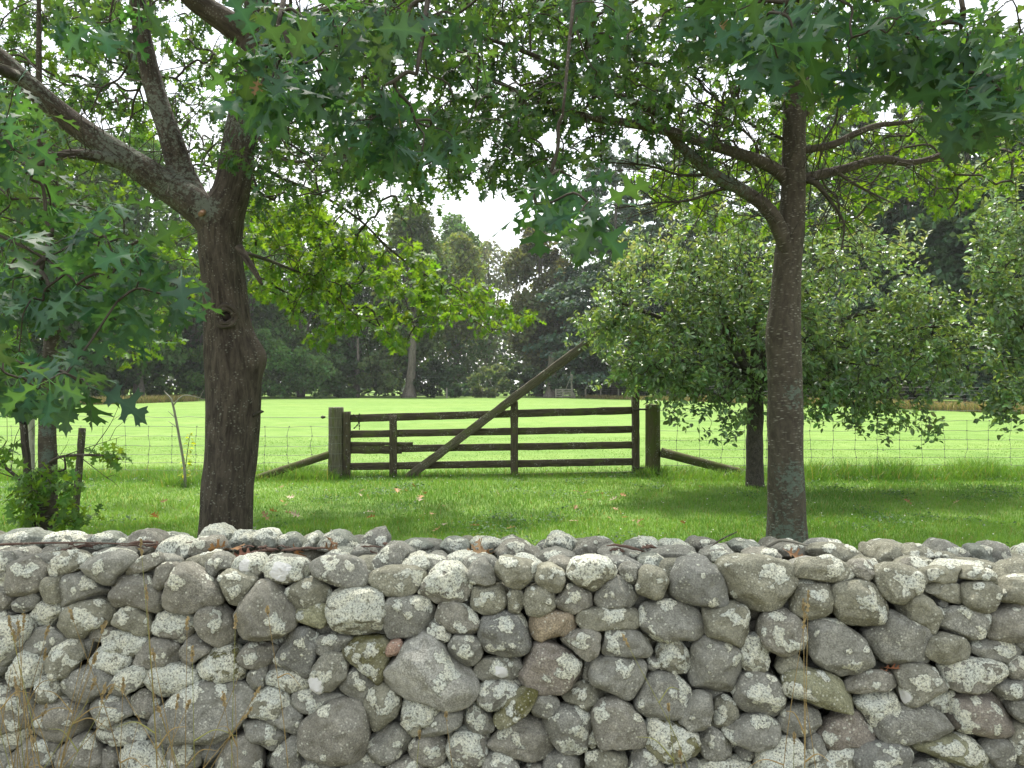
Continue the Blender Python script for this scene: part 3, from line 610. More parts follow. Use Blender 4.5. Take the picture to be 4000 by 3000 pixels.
def stone_material():
    m, nt, out = newmat('field_stone')
    co = attr(nt, 'tc').outputs['Vector']; base = attr(nt, 'col').outputs['Color']; li = attr(nt, 'lich').outputs['Fac']
    g1 = noise(nt, co, 150, 4, .7); g2 = noise(nt, co, 22, 5, .65); g3 = noise(nt, co, 420, 2, .6)
    vary = ramp(nt, noise(nt, co, 4.2, 2), [(.4, .6), (.62, 1.)])
    c = mixc(nt, 1., base, mixc(nt, vary, (1, 1, 1), ramp(nt, g1, [(.32, .52), (.5, 1.), (.66, 1.6)])), 'MULTIPLY')
    c = mixc(nt, 1., c, ramp(nt, g2, [(.3, (.70, .69, .64)), (.5, (1, 1, 1)), (.7, (1.28, 1.27, 1.24))]), 'MULTIPLY')
    # small pale crust flecks and dark pits all over
    vo = nd(nt, 'ShaderNodeTexVoronoi'); vo.inputs['Scale'].default_value = 58; lk(nt, co, vo.inputs['Vector'])
    fl = math_(nt, 'MULTIPLY', ramp(nt, vo.outputs['Distance'], [(.16, 1.), (.3, 0.)]), ramp(nt, noise(nt, co, 15, 3), [(.42, 0.), (.56, 1.)]))
    c = mixc(nt, math_(nt, 'MULTIPLY', math_(nt, 'MULTIPLY', fl, vary), .9), c, (.60, .61, .52))
    pit = ramp(nt, noise(nt, co, 95, 3, .7), [(.30, 1.), (.40, 0.)])
    c = mixc(nt, math_(nt, 'MULTIPLY', pit, .55), c, (.06, .058, .045))
    # lichen
    ln = noise(nt, co, 120, 4, .78); lb = noise(nt, co, 14, 2)
    lm = ramp(nt, math_(nt, 'ADD', li, math_(nt, 'MULTIPLY', math_(nt, 'SUBTRACT', ln, .5), 1.3)), [(.38, 0.), (.58, 1.)])
    lm = math_(nt, 'MULTIPLY', lm, math_(nt, 'MINIMUM', math_(nt, 'MULTIPLY', li, 5.), 1.))
    pale = mixc(nt, ramp(nt, lb, [(.4, 0.), (.6, 1.)]), (.86, .86, .71), (.80, .83, .73))
    pale = mixc(nt, 1., pale, ramp(nt, ln, [(.37, .16), (.46, .74), (.60, 1.12)]), 'MULTIPLY')
    white = math_(nt, 'MINIMUM', math_(nt, 'MAXIMUM', math_(nt, 'SUBTRACT', li, 1.15), 0.), 1.)
    pale = mixc(nt, ramp(nt, white, [(.1, 0.), (.5, 1.)]), pale, (.92, .92, .90))
    c = mixc(nt, lm, c, pale)
    h = math_(nt, 'ADD', math_(nt, 'MULTIPLY', g1, .45), math_(nt, 'MULTIPLY', g3, .25))
    h = math_(nt, 'ADD', h, math_(nt, 'MULTIPLY', math_(nt, 'MULTIPLY', lm, ln), 1.4))
    finish(nt, out, c, .92, h, .010, 1., .15)
    return m
M_STONE = stone_material()

def build_wall():
    wall = thing('stone_wall', 'long dry stone wall of lichen crusted grey field stones', 'stone wall', (0, WALL_Y+.25, -.25))
    rows = []
    for i, ln in enumerate(STONES.strip().splitlines()):
        p = ln.split(); ox, oy = TILE[p[0]]
        pts = [tuple(map(float, q.split(','))) for q in p[4:]]
        uv = np.array([((ox+x*.60277)*.553, (oy+y*.60277)*.553) for x, y in pts])
        c = uv.mean(0); d = wall_depth(c[0], c[1], float(p[1]))+rng.uniform(-.02, .03)
        P = np.array([U(u, v, d) for u, v in uv])
        rows.append((float(p[1]), int(p[2]), p[3], P, d, i))
    area = [np.ptp(r[3][:, 0])*np.ptp(r[3][:, 2])*(1 if r[0] < .9 else .8) for r in rows]
    big = set(np.argsort(area)[::-1][:99])
    big |= {i for i, r in enumerate(rows) if r[2] == 'p'}
    LBL = {'p': 'small rounded pinkish stone', 't': 'smooth tan brown stone', 's': 'largest pale grey triangular stone', 'w': 'stone with a chalk white lichen spot', 'r': 'stone with a reddish brown tinge', 'm': 'mossy olive stone', 'n': 'bluish grey stone'}
    rest = MB()
    for i, (step, li, tn, P, d, idx) in enumerate(rows):
        w, h = np.ptp(P[:, 0]), np.ptp(P[:, 2]); mn = min(w, h)
        tf = mn*rng.uniform(.38, .5); tb = min(max(mn*.55, .09), .2)
        if step >= .5: tf = max(mn, .08)*.9; tb = max(.12, mn)
        disc = None
        if tn == 'w': disc = [({1: (-.1, .12), 2: (.25, .1)}.get(idx % 3, (-.45, -.35)))+(.042 if i in big else .03,)]
        q = P[:, [0, 2]].copy(); c = q.mean(0); q = c+(q-c)*1.04
        if step < .5 and tn == 'w' and idx > 200: disc = [(-.72, -.45, .035)]
        V, F, col, L = stone_geo(q, d, tf, tb, 100+idx, li, TINT[tn], disc, tn == 'm')
        if i in big:
            mb = MB(); mb.add(V, F, col, V, L); o = mb.build('stone', M_STONE, wall)
            if tn in LBL: o['label'] = LBL[tn]
        else: rest.add(V, F, col, V, L)
    # the wall runs on beyond both edges of the view and down to its foot; random stones there, in the hearting and on the far face
    def rnd(x, y, z, w, h, seed, lo=True):
        r = np.random.default_rng(seed); a = np.sort(r.uniform(0, 2*PI, 7)+0); a = np.linspace(0, 2*PI, 8)[:-1]+r.uniform(-.3, .3, 7)
        o = np.stack([x+np.cos(a)*w/2*r.uniform(.85, 1.1, 7), z+np.sin(a)*h/2*r.uniform(.85, 1.1, 7)], 1)
        tn = 'gobnog'[seed % 6]
        V, F, col, L = stone_geo(o, y, min(w, h)*.45, min(w, h)*.55, seed, seed % 8, TINT[tn], None, 0, 40 if lo else 64, 20 if lo else 32)
        rest.add(V, F, col, V, L)
    sd = 1000
    def fill(x0, x1, z0, z1, yf, jit=.02):
        nonlocal sd
        z = z0
        while z < z1-.05:
            hh = rng.uniform(.13, .2); x = x0+rng.uniform(-.1, 0)
            while x < x1:
                ww = rng.uniform(.16, .32); sd += 1
                rnd(x+ww/2, yf(x, z)+rng.uniform(-jit, jit), z+hh/2, ww*1.02, hh*1.06, sd); x += ww
            z += hh*.97
    face = lambda x, z: WALL_Y-.045*x+.10*(z-.5)
    fill(-5.2, -2.36, -.25, .90, face); fill(2.2, 5.2, -.25, .86, face)
    fill(-2.3, 2.3, -.26, .04, face)
    fill(-5.2, 5.2, -.2, .84, lambda x, z: face(x, z)+.16, .03)       # hearting seen in the gaps
    fill(-5.2, 5.2, -.1, .80, lambda x, z: WALL_Y-.045*x+.62-.10*(z-.5), .02)   # far face
    fill(-2.5, 2.3, .76, .84, lambda x, z: face(x, z)+.13, .01)
    for st, e in ((.2, 2.48), (.4, 2.66), (.55, 2.78)):
        fill(-5.2, -e-.15, .80, .92, lambda x, z, st=st: WALL_Y-.045*x+st); fill(e-.1, 5.2, .74, .86, lambda x, z, st=st: WALL_Y-.045*x+st)
    o = rest.build('small_stones', M_STONE, wall); o['kind'] = 'stuff'
    m, nt, out = newmat('light_block_dark')
    tcn = nd(nt, 'ShaderNodeTexCoord').outputs['Object']
    finish(nt, out, ramp(nt, noise(nt, tcn, 30, 4), [(.3, (.03, .027, .02)), (.7, (.07, .062, .048))]), .95)
    mb = MB(); beam(mb, (-5.1, WALL_Y+.34+.045*5.1, .28), (5.1, WALL_Y+.34-.045*5.1, .28), 1.0, .2, (0, 1, 0), n=40, wob=.03)  # unseen dark block added so light does not leak between the stones
    core = mb.build('light_block', m, wall)
    return wall
WALL = build_wall()
# ================================================================ ground
BOUND = np.array([(-45, 30), (-36, 50), (-34, 66), (-31, 85), (-11, 92), (10.7, 92), (17.4, 74), (24, 60), (28.5, 43), (30, 30)], float)
def ground_material():
    m, nt, out = newmat('pasture')
    co = nd(nt, 'ShaderNodeTexCoord').outputs['Object']
    n1 = noise(nt, co, 1.3, 5, .6); n2 = noise(nt, co, 34, 4, .7); n3 = noise(nt, mapping(nt, co, (.05, .28, 1)), 1., 3)
    c = ramp(nt, n1, [(.3, (.122, .210, .042)), (.55, (.158, .258, .058)), (.75, (.198, .282, .084))])
    c = mixc(nt, 1., c, ramp(nt, n2, [(.3, (.72, .74, .7)), (.55, (1, 1, 1)), (.75, (1.25, 1.2, 1.25))]), 'MULTIPLY')
    n4 = noise(nt, co, .22, 5, .7); c = mixc(nt, 1., c, ramp(nt, n4, [(.35, (.84, .90, .82)), (.5, (1, 1, 1)), (.66, (1.12, 1.04, 1.05))]), 'MULTIPLY')
    c = mixc(nt, 1., c, ramp(nt, n3, [(.35, (.90, .93, .88)), (.6, (1.05, 1.03, 1.10))]), 'MULTIPLY')
    # bare, dry verge in front of the wall
    sep = nd(nt, 'ShaderNodeSeparateXYZ'); lk(nt, co, sep.inputs[0])
    v = nd(nt, 'ShaderNodeMapRange'); v.inputs[1].default_value = 3.9; v.inputs[2].default_value = 3.4; lk(nt, sep.outputs[1], v.inputs[0])
    c = mixc(nt, v.outputs[0], c, mixc(nt, n2, (.12, .13, .04), (.26, .22, .11)))
    finish(nt, out, c, .9, n2, .03, 1., .15)
    return m
xs = np.concatenate([np.linspace(-400, -30, 12), np.linspace(-28, 28, 60), np.linspace(30, 400, 12)])
ys = np.concatenate([[-60, -20, -8, -3, 0, 1.5, 2.5, 3.2, 3.4], np.linspace(3.7, 30, 60), np.linspace(32, 110, 40), [140, 200, 300, 420]])
gx, gy = np.meshgrid(xs, ys)
gz = np.where(gy < 3.6, -.25, 0) + .02*vnoise(np.stack([gx.ravel()*.6, gy.ravel()*.6, gx.ravel()*0], 1), 3).reshape(gx.shape)*(gy > 4)
mb = MB(); nx = len(xs); i = np.arange(len(ys)-1)[:, None]; j = np.arange(nx-1)[None]; a = i*nx+j
mb.add(np.stack([gx, gy, gz], -1).reshape(-1, 3), np.stack([a, a+1, a+nx+1, a+nx], -1).reshape(-1, 4))
tag(mb.build('ground', ground_material()), kind='structure')

# ---------------------------------------------------------------- grass
M_GRASS = leaf_mat('grass_blade', (1, 1, 1), .42, (1.5, 1.35, .6), .5, .3)
def blades(mb, x, y, z, h, w, col, lean=.55):
    n = len(x); a = rng.uniform(0, 2*PI, n); b = rng.uniform(0, 2*PI, n)
    ln = np.abs(rng.normal(.45, lean*.8, n))*h
    dx, dy = np.cos(a)*ln, np.sin(a)*ln; wx, wy = np.cos(b)*w/2, np.sin(b)*w/2
    P = np.stack([np.stack([x-wx, y-wy, z], 1), np.stack([x+wx, y+wy, z], 1),
                  np.stack([x+dx*.35-wx*.8, y+dy*.35-wy*.8, z+h*.55], 1), np.stack([x+dx*.35+wx*.8, y+dy*.35+wy*.8, z+h*.55], 1),
                  np.stack([x+dx, y+dy, z+h*.95], 1)], 1)
    k = np.arange(n)[:, None]*5
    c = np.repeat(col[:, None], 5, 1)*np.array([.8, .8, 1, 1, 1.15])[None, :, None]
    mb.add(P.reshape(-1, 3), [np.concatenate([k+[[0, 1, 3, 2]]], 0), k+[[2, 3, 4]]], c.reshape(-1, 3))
def gcol(x, y, n, dry=.06):
    t = fbm(np.stack([x*.9, y*.9, x*0], 1), 5, 3)*.55+.5
    a = np.array([.072, .178, .026]); b = np.array([.145, .285, .05])
    c = a+(b-a)*np.clip(t+rng.normal(0, .22, n), 0, 1)[:, None]
    d = rng.random(n) < dry
    c[d] = np.array([.27, .24, .10])*rng.uniform(.7, 1.1, (d.sum(), 1))
    return c
def lawn(mb, y0, y1, n, h0, h1, w):
    y = np.sqrt(rng.uniform(y0**2, y1**2, n)); x = rng.uniform(-.74, .74, n)*y
    hm = .75+.5*(vnoise(np.stack([x*1.7, y*1.7, x*0], 1), 8)*.5+.5)
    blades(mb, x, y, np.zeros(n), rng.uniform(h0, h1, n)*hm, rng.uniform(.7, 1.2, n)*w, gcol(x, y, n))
mb = MB()
lawn(mb, 5.6, 9.5, 105000, .032, .075, .0055)
lawn(mb, 9.5, 14.2, 100000, .035, .08, .0065)
lawn(mb, 14.2, 15.5, 14000, .03, .055, .009); lawn(mb, 15.5, 24, 42000, .010, .024, .012)
# rank growth left uncut along the fence line
def rank(u0, u1, d0, d1, n, h0, h1, clump=0):
    u = rng.uniform(u0, u1, n)
    if clump:
        cc = rng.uniform(u0, u1, clump); u = cc[rng.integers(0, clump, n)]+rng.normal(0, 16, n)
    d = rng.uniform(d0, d1, n); x = (u-1106)/FOC*d
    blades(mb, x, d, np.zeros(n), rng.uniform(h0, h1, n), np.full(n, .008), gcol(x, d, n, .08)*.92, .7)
rank(1430, 2300, 13.0, 14.6, 8500, .08, .22); rank(1730, 2260, 13.2, 14.3, 2200, .18, .42, 9); rank(-60, 730, 13.0, 14.4, 6500, .08, .22)
rank(590, 720, 13.0, 13.9, 900, .12, .30, 4); rank(740, 1400, 13.5, 14.1, 2600, .05, .16); rank(1370, 1440, 13.6, 14.3, 500, .1, .26)
rank(330, 430, 12.2, 13, 700, .1, .25, 3); rank(420, 560, 7.3, 7.9, 500, .05, .14); rank(1640, 1790, 7.0, 7.6, 500, .05, .16)
tag(mb.build('grass', M_GRASS, smooth=False), kind='stuff')
# clover heads
m_fl, nt, out = newmat('clover_white'); finish(nt, out, (.62, .62, .55), .8)
mb = MB(); n = 420
y = np.sqrt(rng.uniform(6.5**2, 17**2, n)); x = rng.uniform(-.72, .72, n)*y
oct_v = np.array([(1, 0, 0), (-1, 0, 0), (0, 1, 0), (0, -1, 0), (0, 0, .7), (0, 0, -.7)]); oct_f = np.array([(0, 2, 4), (2, 1, 4), (1, 3, 4), (3, 0, 4), (2, 0, 5), (1, 2, 5), (3, 1, 5), (0, 3, 5)])
s = rng.uniform(.005, .011, n)
scatter(mb, oct_v, oct_f, np.stack([x, y, rng.uniform(.04, .09, n)], 1), np.eye(3)[None]*s[:, None, None])
tag(mb.build('clover_flowers', m_fl), kind='stuff')
# clover and plantain leaves low in the sward, in patches
WL = (np.array([(0, 0, 0), (.3, .35, .05), (.34, .7, .06), (0, 1, 0), (-.34, .7, .06), (-.3, .35, .05)], float), np.array([(0, 1, 2), (0, 2, 3), (0, 3, 4), (0, 4, 5)]))
mb = MB(); cu = rng.uniform(-.7, .7, 110); cy = np.sqrt(rng.uniform(6**2, 14**2, 110)); n = 9000; k = rng.integers(0, 110, n)
P = np.stack([cu[k]*cy[k]+rng.normal(0, .16, n), cy[k]+rng.normal(0, .2, n), rng.uniform(.02, .065, n)], 1); P[:, 1] = np.clip(P[:, 1], 5.5, 15)
a = rng.uniform(0, 2*PI, n); Yd = np.stack([np.cos(a), np.sin(a), rng.normal(.1, .25, n)], 1)
scatter(mb, WL[0], WL[1], P, basis(Yd, np.array([0, 0, 1.])+rng.normal(0, .35, (n, 3)), rng.uniform(.018, .045, n)), np.array([.05, .115, .035])*rng.uniform(.7, 1.4, (n, 1)))
tag(mb.build('clover', M_GRASS, smooth=False), kind='stuff')
# seeding dry grass along the far boundary
M_HAY = leaf_mat('dry_grass', (1, 1, 1), .3, (1.2, 1.1, .7), .7, .15)
mb = MB()
def hay(p, q, n, w, h):
    t = rng.random(n)[:, None]; P = np.array(p)*(1-t)+np.array(q)*t; dd = unit(np.array(q, float)-np.array(p)); nn = np.array([-dd[1], dd[0]])
    P = P+nn*rng.uniform(-w/2, w/2, (n, 1))
    c = np.array([.30, .25, .11])*rng.uniform(.6, 1.15, (n, 1)); g = rng.random(n) < .25; c[g] = np.array([.12, .17, .04])
    blades(mb, P[:, 0], P[:, 1], np.zeros(n), rng.uniform(.35, 1, n)*h, np.full(n, .045), c, .4)
hay((9, 91), (17.4, 73), 3500, 2.0, .55); hay((17.4, 74), (24, 59), 6500, 2.0, .72); hay((24, 60), (28.7, 42), 6500, 1.8, .72); hay((28.5, 43), (31, 28), 2500, 2, .6)
hay((-34, 62), (-31, 74), 4000, 2.5, .8)
tag(mb.build('tall_dry_grass', M_HAY, smooth=False), kind='stuff')

# ================================================================ timber
def wood_mat(name, dark, mid, moss=(.09, .105, .035), amt=.5, pale=(.36, .37, .32)):
    m, nt, out = newmat(name)
    tc = attr(nt, 'tc').outputs['Vector']
    g = noise(nt, mapping(nt, tc, (70, 70, 5)), 1., 5, .65, .3)
    c = ramp(nt, g, [(.3, dark), (.65, mid)])
    ms = noise(nt, mapping(nt, tc, (9, 9, 4)), 1., 4)
    c = mixc(nt, ramp(nt, ms, [(.62-.25*amt, 0.), (.74-.2*amt, .85)]), c, moss)
    sp = noise(nt, mapping(nt, tc, (60, 60, 40)), 1., 3)
    gate = noise(nt, mapping(nt, tc, (5, 5, 3)), 1., 2)
    c = mixc(nt, math_(nt, 'MULTIPLY', ramp(nt, sp, [(.58, 0.), (.64, 1.)]), ramp(nt, gate, [(.5, 0.), (.6, .8)])), c, pale)
    finish(nt, out, c, .9, g, .006, 1., .15)
    return m
M_GATE = wood_mat('weathered_gate_wood', (.032, .026, .018), (.105, .088, .064), amt=.35)
M_POST = wood_mat('round_post_wood', (.06, .056, .04), (.17, .16, .115), amt=.4)
M_GPOST = wood_mat('mossy_post_wood', (.045, .042, .022), (.105, .10, .05), (.075, .095, .025), .7)
M_PALE = wood_mat('silvered_wood', (.13, .125, .10), (.30, .29, .24), amt=.1)
M_STAKE = wood_mat('dark_stake_wood', (.03, .026, .02), (.085, .075, .058), amt=.2)
def metal(name, col, rough=.5, met=.8):
    m, nt, out = newmat(name); b = finish(nt, out, ramp(nt, noise(nt, attr(nt, 'tc').outputs['Vector'], 80, 3), [(.3, [q*.6 for q in col]), (.7, col)]), rough)
    b.inputs['Metallic'].default_value = met; return m
M_WIRE = metal('galvanised_wire', (.20, .21, .18), .55, .4)
M_IRON = metal('dark_iron', (.08, .07, .06), .6, .6)

def roundpost(mb, base, top, r0, r1, seed, sides=20):
    P = cr([np.array(base), np.array(base)*.5+np.array(top)*.5, np.array(top)], 14)
    R = np.linspace(r0, r1, len(P)); P = np.vstack([P, P[-1]+(P[-1]-P[-2])*.12]); R = np.append(R, r1*.86)
    tube(mb, P, R, sides, rough=.035, seed=seed)

# the gate: five rails, two uprights, tall heel stile and a long diagonal brace
DG0, DG1 = 13.72, 14.02
def gd_at(u): return DG0+(DG1-DG0)*(u-757)/(1385-757)
gate = thing('field_gate', 'weathered wooden five bar gate with tall heel post and long diagonal brace', 'gate', (*U(757, 1032, DG0)[:2], 0))
gdir = unit(U(1385, 1000, DG1)-U(757, 1000, DG0)); gdir[2] = 0; gn = unit(np.array([gdir[1], -gdir[0], 0]))  # towards camera
def gp(u, v, off=0.): return U(u, v, gd_at(u))+gn*off
def rail(u0, v0, u1, v1, w, seed, off=0., t=.045, name='rail', n=26):
    mb = MB(); beam(mb, gp(u0, v0, off), gp(u1, v1, off), w, t, gn, n=n, seed=seed, wob=.006); return mb.build(name, M_GATE, gate)
rail(752, 904, 1374, 886, .135, 1); rail(752, 938, 1374, 927, .128, 2); rail(868, 969, 1374, 961, .128, 3)
rail(752, 1008, 1374, 997, .13, 4)
r5 = rail(760, 1036, 1374, 1024, .10, 5)
mb = MB(); beam(mb, gp(752, 971), gp(868, 971), .15, .05, gn, n=10, seed=6, wob=.007); beam(mb, gp(752, 958, .004), gp(892, 959, .004), .06, .06, gn, n=10, seed=7, wob=.008)
mb.build('patched_rail', M_GATE, gate)['label'] = 'thicker doubled board mending the middle rail'
mb = MB(); beam(mb, gp(749.5, 1040, .02), gp(750, 889, .02), .125, .10, gn, n=14, seed=8, wob=.006); o = mb.build('latch_stile', M_GATE, gate)
for v in (914, 941, 971, 1007): mbb = MB(); tube(mbb, np.array([gp(750, v, .055), gp(750, v, .085)]), .014, 8); mbb.build('bolt', M_WIRE, o)
for u, v0, v1, s in ((850, 1038, 897, 9), (1110.5, 1036, 866, 10)):
    mb = MB(); beam(mb, gp(u, v0, .05), gp(u, v1, .05), .135, .045, gn, n=16, seed=s, wob=.006); mb.build('upright', M_GATE, gate)
mb = MB(); beam(mb, gp(1373.5, 1028, .0), gp(1371, 640, .0), .13, .11, gn, n=24, seed=11, wob=.007); mb.build('heel_stile', M_GATE, gate)
mb = MB(); beam(mb, gp(869, 1039, .105), gp(1372, 663, .105), .15, .06, gn, n=40, seed=12, wob=.009); mb.build('diagonal_brace', wood_mat('brace_wood', (.045, .040, .030), (.145, .128, .095), amt=.35), gate)
for v in (884, 1010): mb = MB(); tube(mb, np.array([gp(1365, v, .06), gp(1388, v, .06), gp(1397, v, .03)]), .018, 8); mb.build('hinge', M_IRON, gate)
mb = MB()
for k in range(11):        # latch chain looped over the top rail
    t = k/10; a = gp(764+12*math.sin(t*PI*.9), 895+(16 if k % 2 else 0)*.02+t*28, .04)
    b = gp(764+12*math.sin((t+.09)*PI*.9), 895+(t+.09)*28, .04); tube(mb, np.array([a, b]), .009 if k % 2 else .014, 6)
for k in range(6): tube(mb, np.array([gp(777, 893+k*6, .04), gp(777, 898+k*6, .04)]), .009 if k % 2 else .013, 6)
mb.build('latch_chain', M_IRON, gate)

def post_thing(name, label, cat, u, v0, v1, d, r, mat, seed, group=None):
    t = thing(name, label, cat, (*U(u, v0, d)[:2], 0), group)
    mb = MB(); b = U(u, v0, d); b[2] = -.05; roundpost(mb, b, U(u, v1, d), r*1.03, r*.97, seed, 28); mb.build('post', mat, t)
    return t
lp = post_thing('gate_post', 'pale round gate post wrapped with wires at the latch end', 'gate post', 726, 1030, 880, 13.72, .135, M_POST, 3)
for v in (902, 922, 939, 957, 979, 1005):
    th = np.linspace(0, 2*PI, 25); c = U(726, v, 13.72)
    mb = MB(); tube(mb, c+np.stack([.139*np.cos(th), .139*np.sin(th), 0*th], 1), .004, 5, cap=False); mb.build('wrapped_wire', M_WIRE, lp)
rp = post_thing('gate_post', 'dark mossy round gate post at the hinge end', 'gate post', 1410, 1022, 874, 14.08, .135, M_GPOST, 4)
def stay(label, a, b, r, mat, seed):
    t = thing('brace_pole', label, 'brace pole', (*b[:2], 0))
    mb = MB(); roundpost(mb, a, b, r, r*.92, seed, 18); mb.build('pole', mat, t)
stay('round brace pole sloping left from the pale gate post', U(714, 981, 13.7), U(552, 1034, 13.2), .066, M_GPOST, 5)
stay('mossy brace pole sloping right from the dark gate post', U(1428, 977, 14.0), U(1622, 1027, 13.95), .085, M_GPOST, 6)

# netting fences
def netting(name, label, u0, u1, d0, d1, zs, post_us):
    f = thing(name, label, 'wire fence', (*U((u0+u1)/2, 1030, (d0+d1)/2)[:2], 0))
    mb = MB(); x0 = U(u0, 829.5, d0); x1 = U(u1, 829.5, d1); L = np.linalg.norm(x1-x0)
    n = int(L/.1)
    for k, z in enumerate(zs):
        t = np.linspace(0, 1, n+1)[:, None]; P = x0*(1-t)+x1*t; P[:, 2] = z+.010*vnoise(P*np.array([4, 4, 0])+k*9, k)+.02*vnoise(P*np.array([.5, .5, 0])+3, 4)
        tube(mb, P, .0036 if k else .0042, 4, cap=False)
    m = int(L/.40)
    for k in range(m+1):
        P = np.array([x0*(1-k/m)+x1*k/m]*(len(zs)-1)); P[:, 2] = zs[1:]
        P[:, 0] += rng.normal(0, .012, len(P)); P = cr(P, 3); tube(mb, P, .0034, 4, cap=False)
        for p in P[::3]: tube(mb, np.array([p-[.012, 0, 0], p+[.012, 0, 0]]), .007, 5)
    mb.build('netting', M_WIRE, f)
    for i, (u, v1, d, r) in enumerate(post_us):
        mb = MB(); b = U(u, 1000, d); b[2] = -.05; roundpost(mb, b, U(u, v1, d), r, r*.97, 40+i); mb.build('fence_post', M_PALE, f)
    return f
ZS = [1.07, .90, .73, .56, .40, .26, .13]
fl = netting('wire_fence', 'wire netting fence on the latch side of the gate', -420, 722, 13.9, 13.72, ZS, [(68, 886, 13.85, .055), (-330, 886, 13.9, .055)])
mb = MB(); p = U(699, 901, 13.72); tube(mb, np.array([p-[.05, 0, 0], p-[.02, 0, 0], p+[.03, 0, 0]]), [.012, .03, .016], 8); mb.build('wire_strainer', M_IRON, fl)
netting('wire_fence', 'wire netting fence on the hinge side behind the apple tree', 1414, 2750, 14.08, 14.3, [1.17, .98, .80, .63, .46, .31, .17], [(2420, 880, 14.2, .055)])

# stakes by the young tree
def stake(label, u0, v0, u1, v1, d, w, seed):
    t = thing('tree_stake', label, 'stake', (*U(u0, v0, d)[:2], 0)); b = U(u0, v0, d); b[2] = -.05
    mb = MB(); beam(mb, b, U(u1, v1, d+.05), w, w, (0, 1, 0), n=16, seed=seed, wob=.005); mb.build('post', M_STAKE, t)
    return t
s1 = stake('dark leaning tree stake with a black tie around its top', 72, 1150, 49, 896, 8.3, .062, 21)
mb = MB(); th = np.linspace(0, 26*PI, 240); c = U(48, 897, 8.33)
rr = .048+.014*np.sin(th*.37)
tube(mb, c+np.stack([rr*np.cos(th), rr*np.sin(th)*.9, .075*np.sin(th*.113)+.02*np.cos(th*1.07)], 1), .008, 5)
mt, nt, out = newmat('black_tie'); finish(nt, out, (.012, .012, .013), .5); mb.build('tie', mt, s1)
stake('dark square stake standing right of the young oak', 162, 1096, 178, 925, 9.9, .07, 22)

# far boundary: posts, a small gate with a tall hanging post
def far_post(u, vb, vt, r, label, group='posts of the far boundary fence'):
    d = gd(vb); t = thing('fence_post', label, 'fence post', (*U(u, vb, d)[:2], 0), group)
    mb = MB(); b = U(u, vb, d); b[2] = -.05; roundpost(mb, b, U(u, vt, d), r, r*.95, int(u), 10); mb.build('post', M_PALE, t)
far_post(965, 859.4, 838, .11, 'pale far post standing alone before dark shrubs')
far_post(1265, 860, 840, .11, 'far fence post nearest the small pale gate')
far_post(1298, 860.3, 841, .11, 'second far fence post right of the small pale gate')
far_post(1336, 861, 840, .11, 'third far fence post right of the small pale gate')
far_post(1778, 875.5, 838, .11, 'far fence post in the dry grass just right of the right oak trunk')
far_post(1885, 880.5, 837, .11, 'far fence post in the dry grass right of the other one')
far_post(302, 866, 846, .12, 'far fence post in dry grass left of the dead sapling')
ff = thing('wire_fence', 'far wire fence behind the dry grass at the field edge', 'wire fence', (24, 60, 0)); mb = MB()
for a, b in (((10.7, 92.5), (17.4, 74.5)), ((17.4, 74.5), (24, 60.5)), ((24, 60.5), (29, 43))):
    for z in (.5, .75, 1.0, 1.25, 1.45):
        tube(mb, np.array([(*a, z), ((a[0]+b[0])/2, (a[1]+b[1])/2, z-.02), (*b, z)]), .012, 4)
mb.build('wires', M_WIRE, ff)
d = 91.; fg = thing('far_gate', 'small pale field gate with a tall post at the far side', 'gate', (*U(1220, 859.5, d)[:2], 0))
for k, v in enumerate((841.5, 846.5, 851.5, 856.5)):
    mb = MB(); beam(mb, U(1199, v+.6, d), U(1237, v, d), .17, .08, n=6, seed=k); mb.build('rail', M_PALE, fg)
for u in (1201, 1216): mb = MB(); beam(mb, U(u, 860, d-.1), U(u, 840, d-.1), .18, .08, n=4, seed=u); mb.build('upright', M_PALE, fg)
mb = MB(); beam(mb, U(1236, 861, d), U(1234.5, 803, d), .26, .2, n=8, seed=3); mb.build('heel_stile', M_PALE, fg)
mb = MB(); beam(mb, U(1222, 842, d-.12), U(1233, 812, d-.12), .08, .06, n=4, seed=4); mb.build('stay', M_PALE, fg)
mb = MB(); roundpost(mb, U(1242, 860, d), U(1237, 848, d), .13, .12, 9, 8); mb.build('brace_pole', M_PALE, fg)
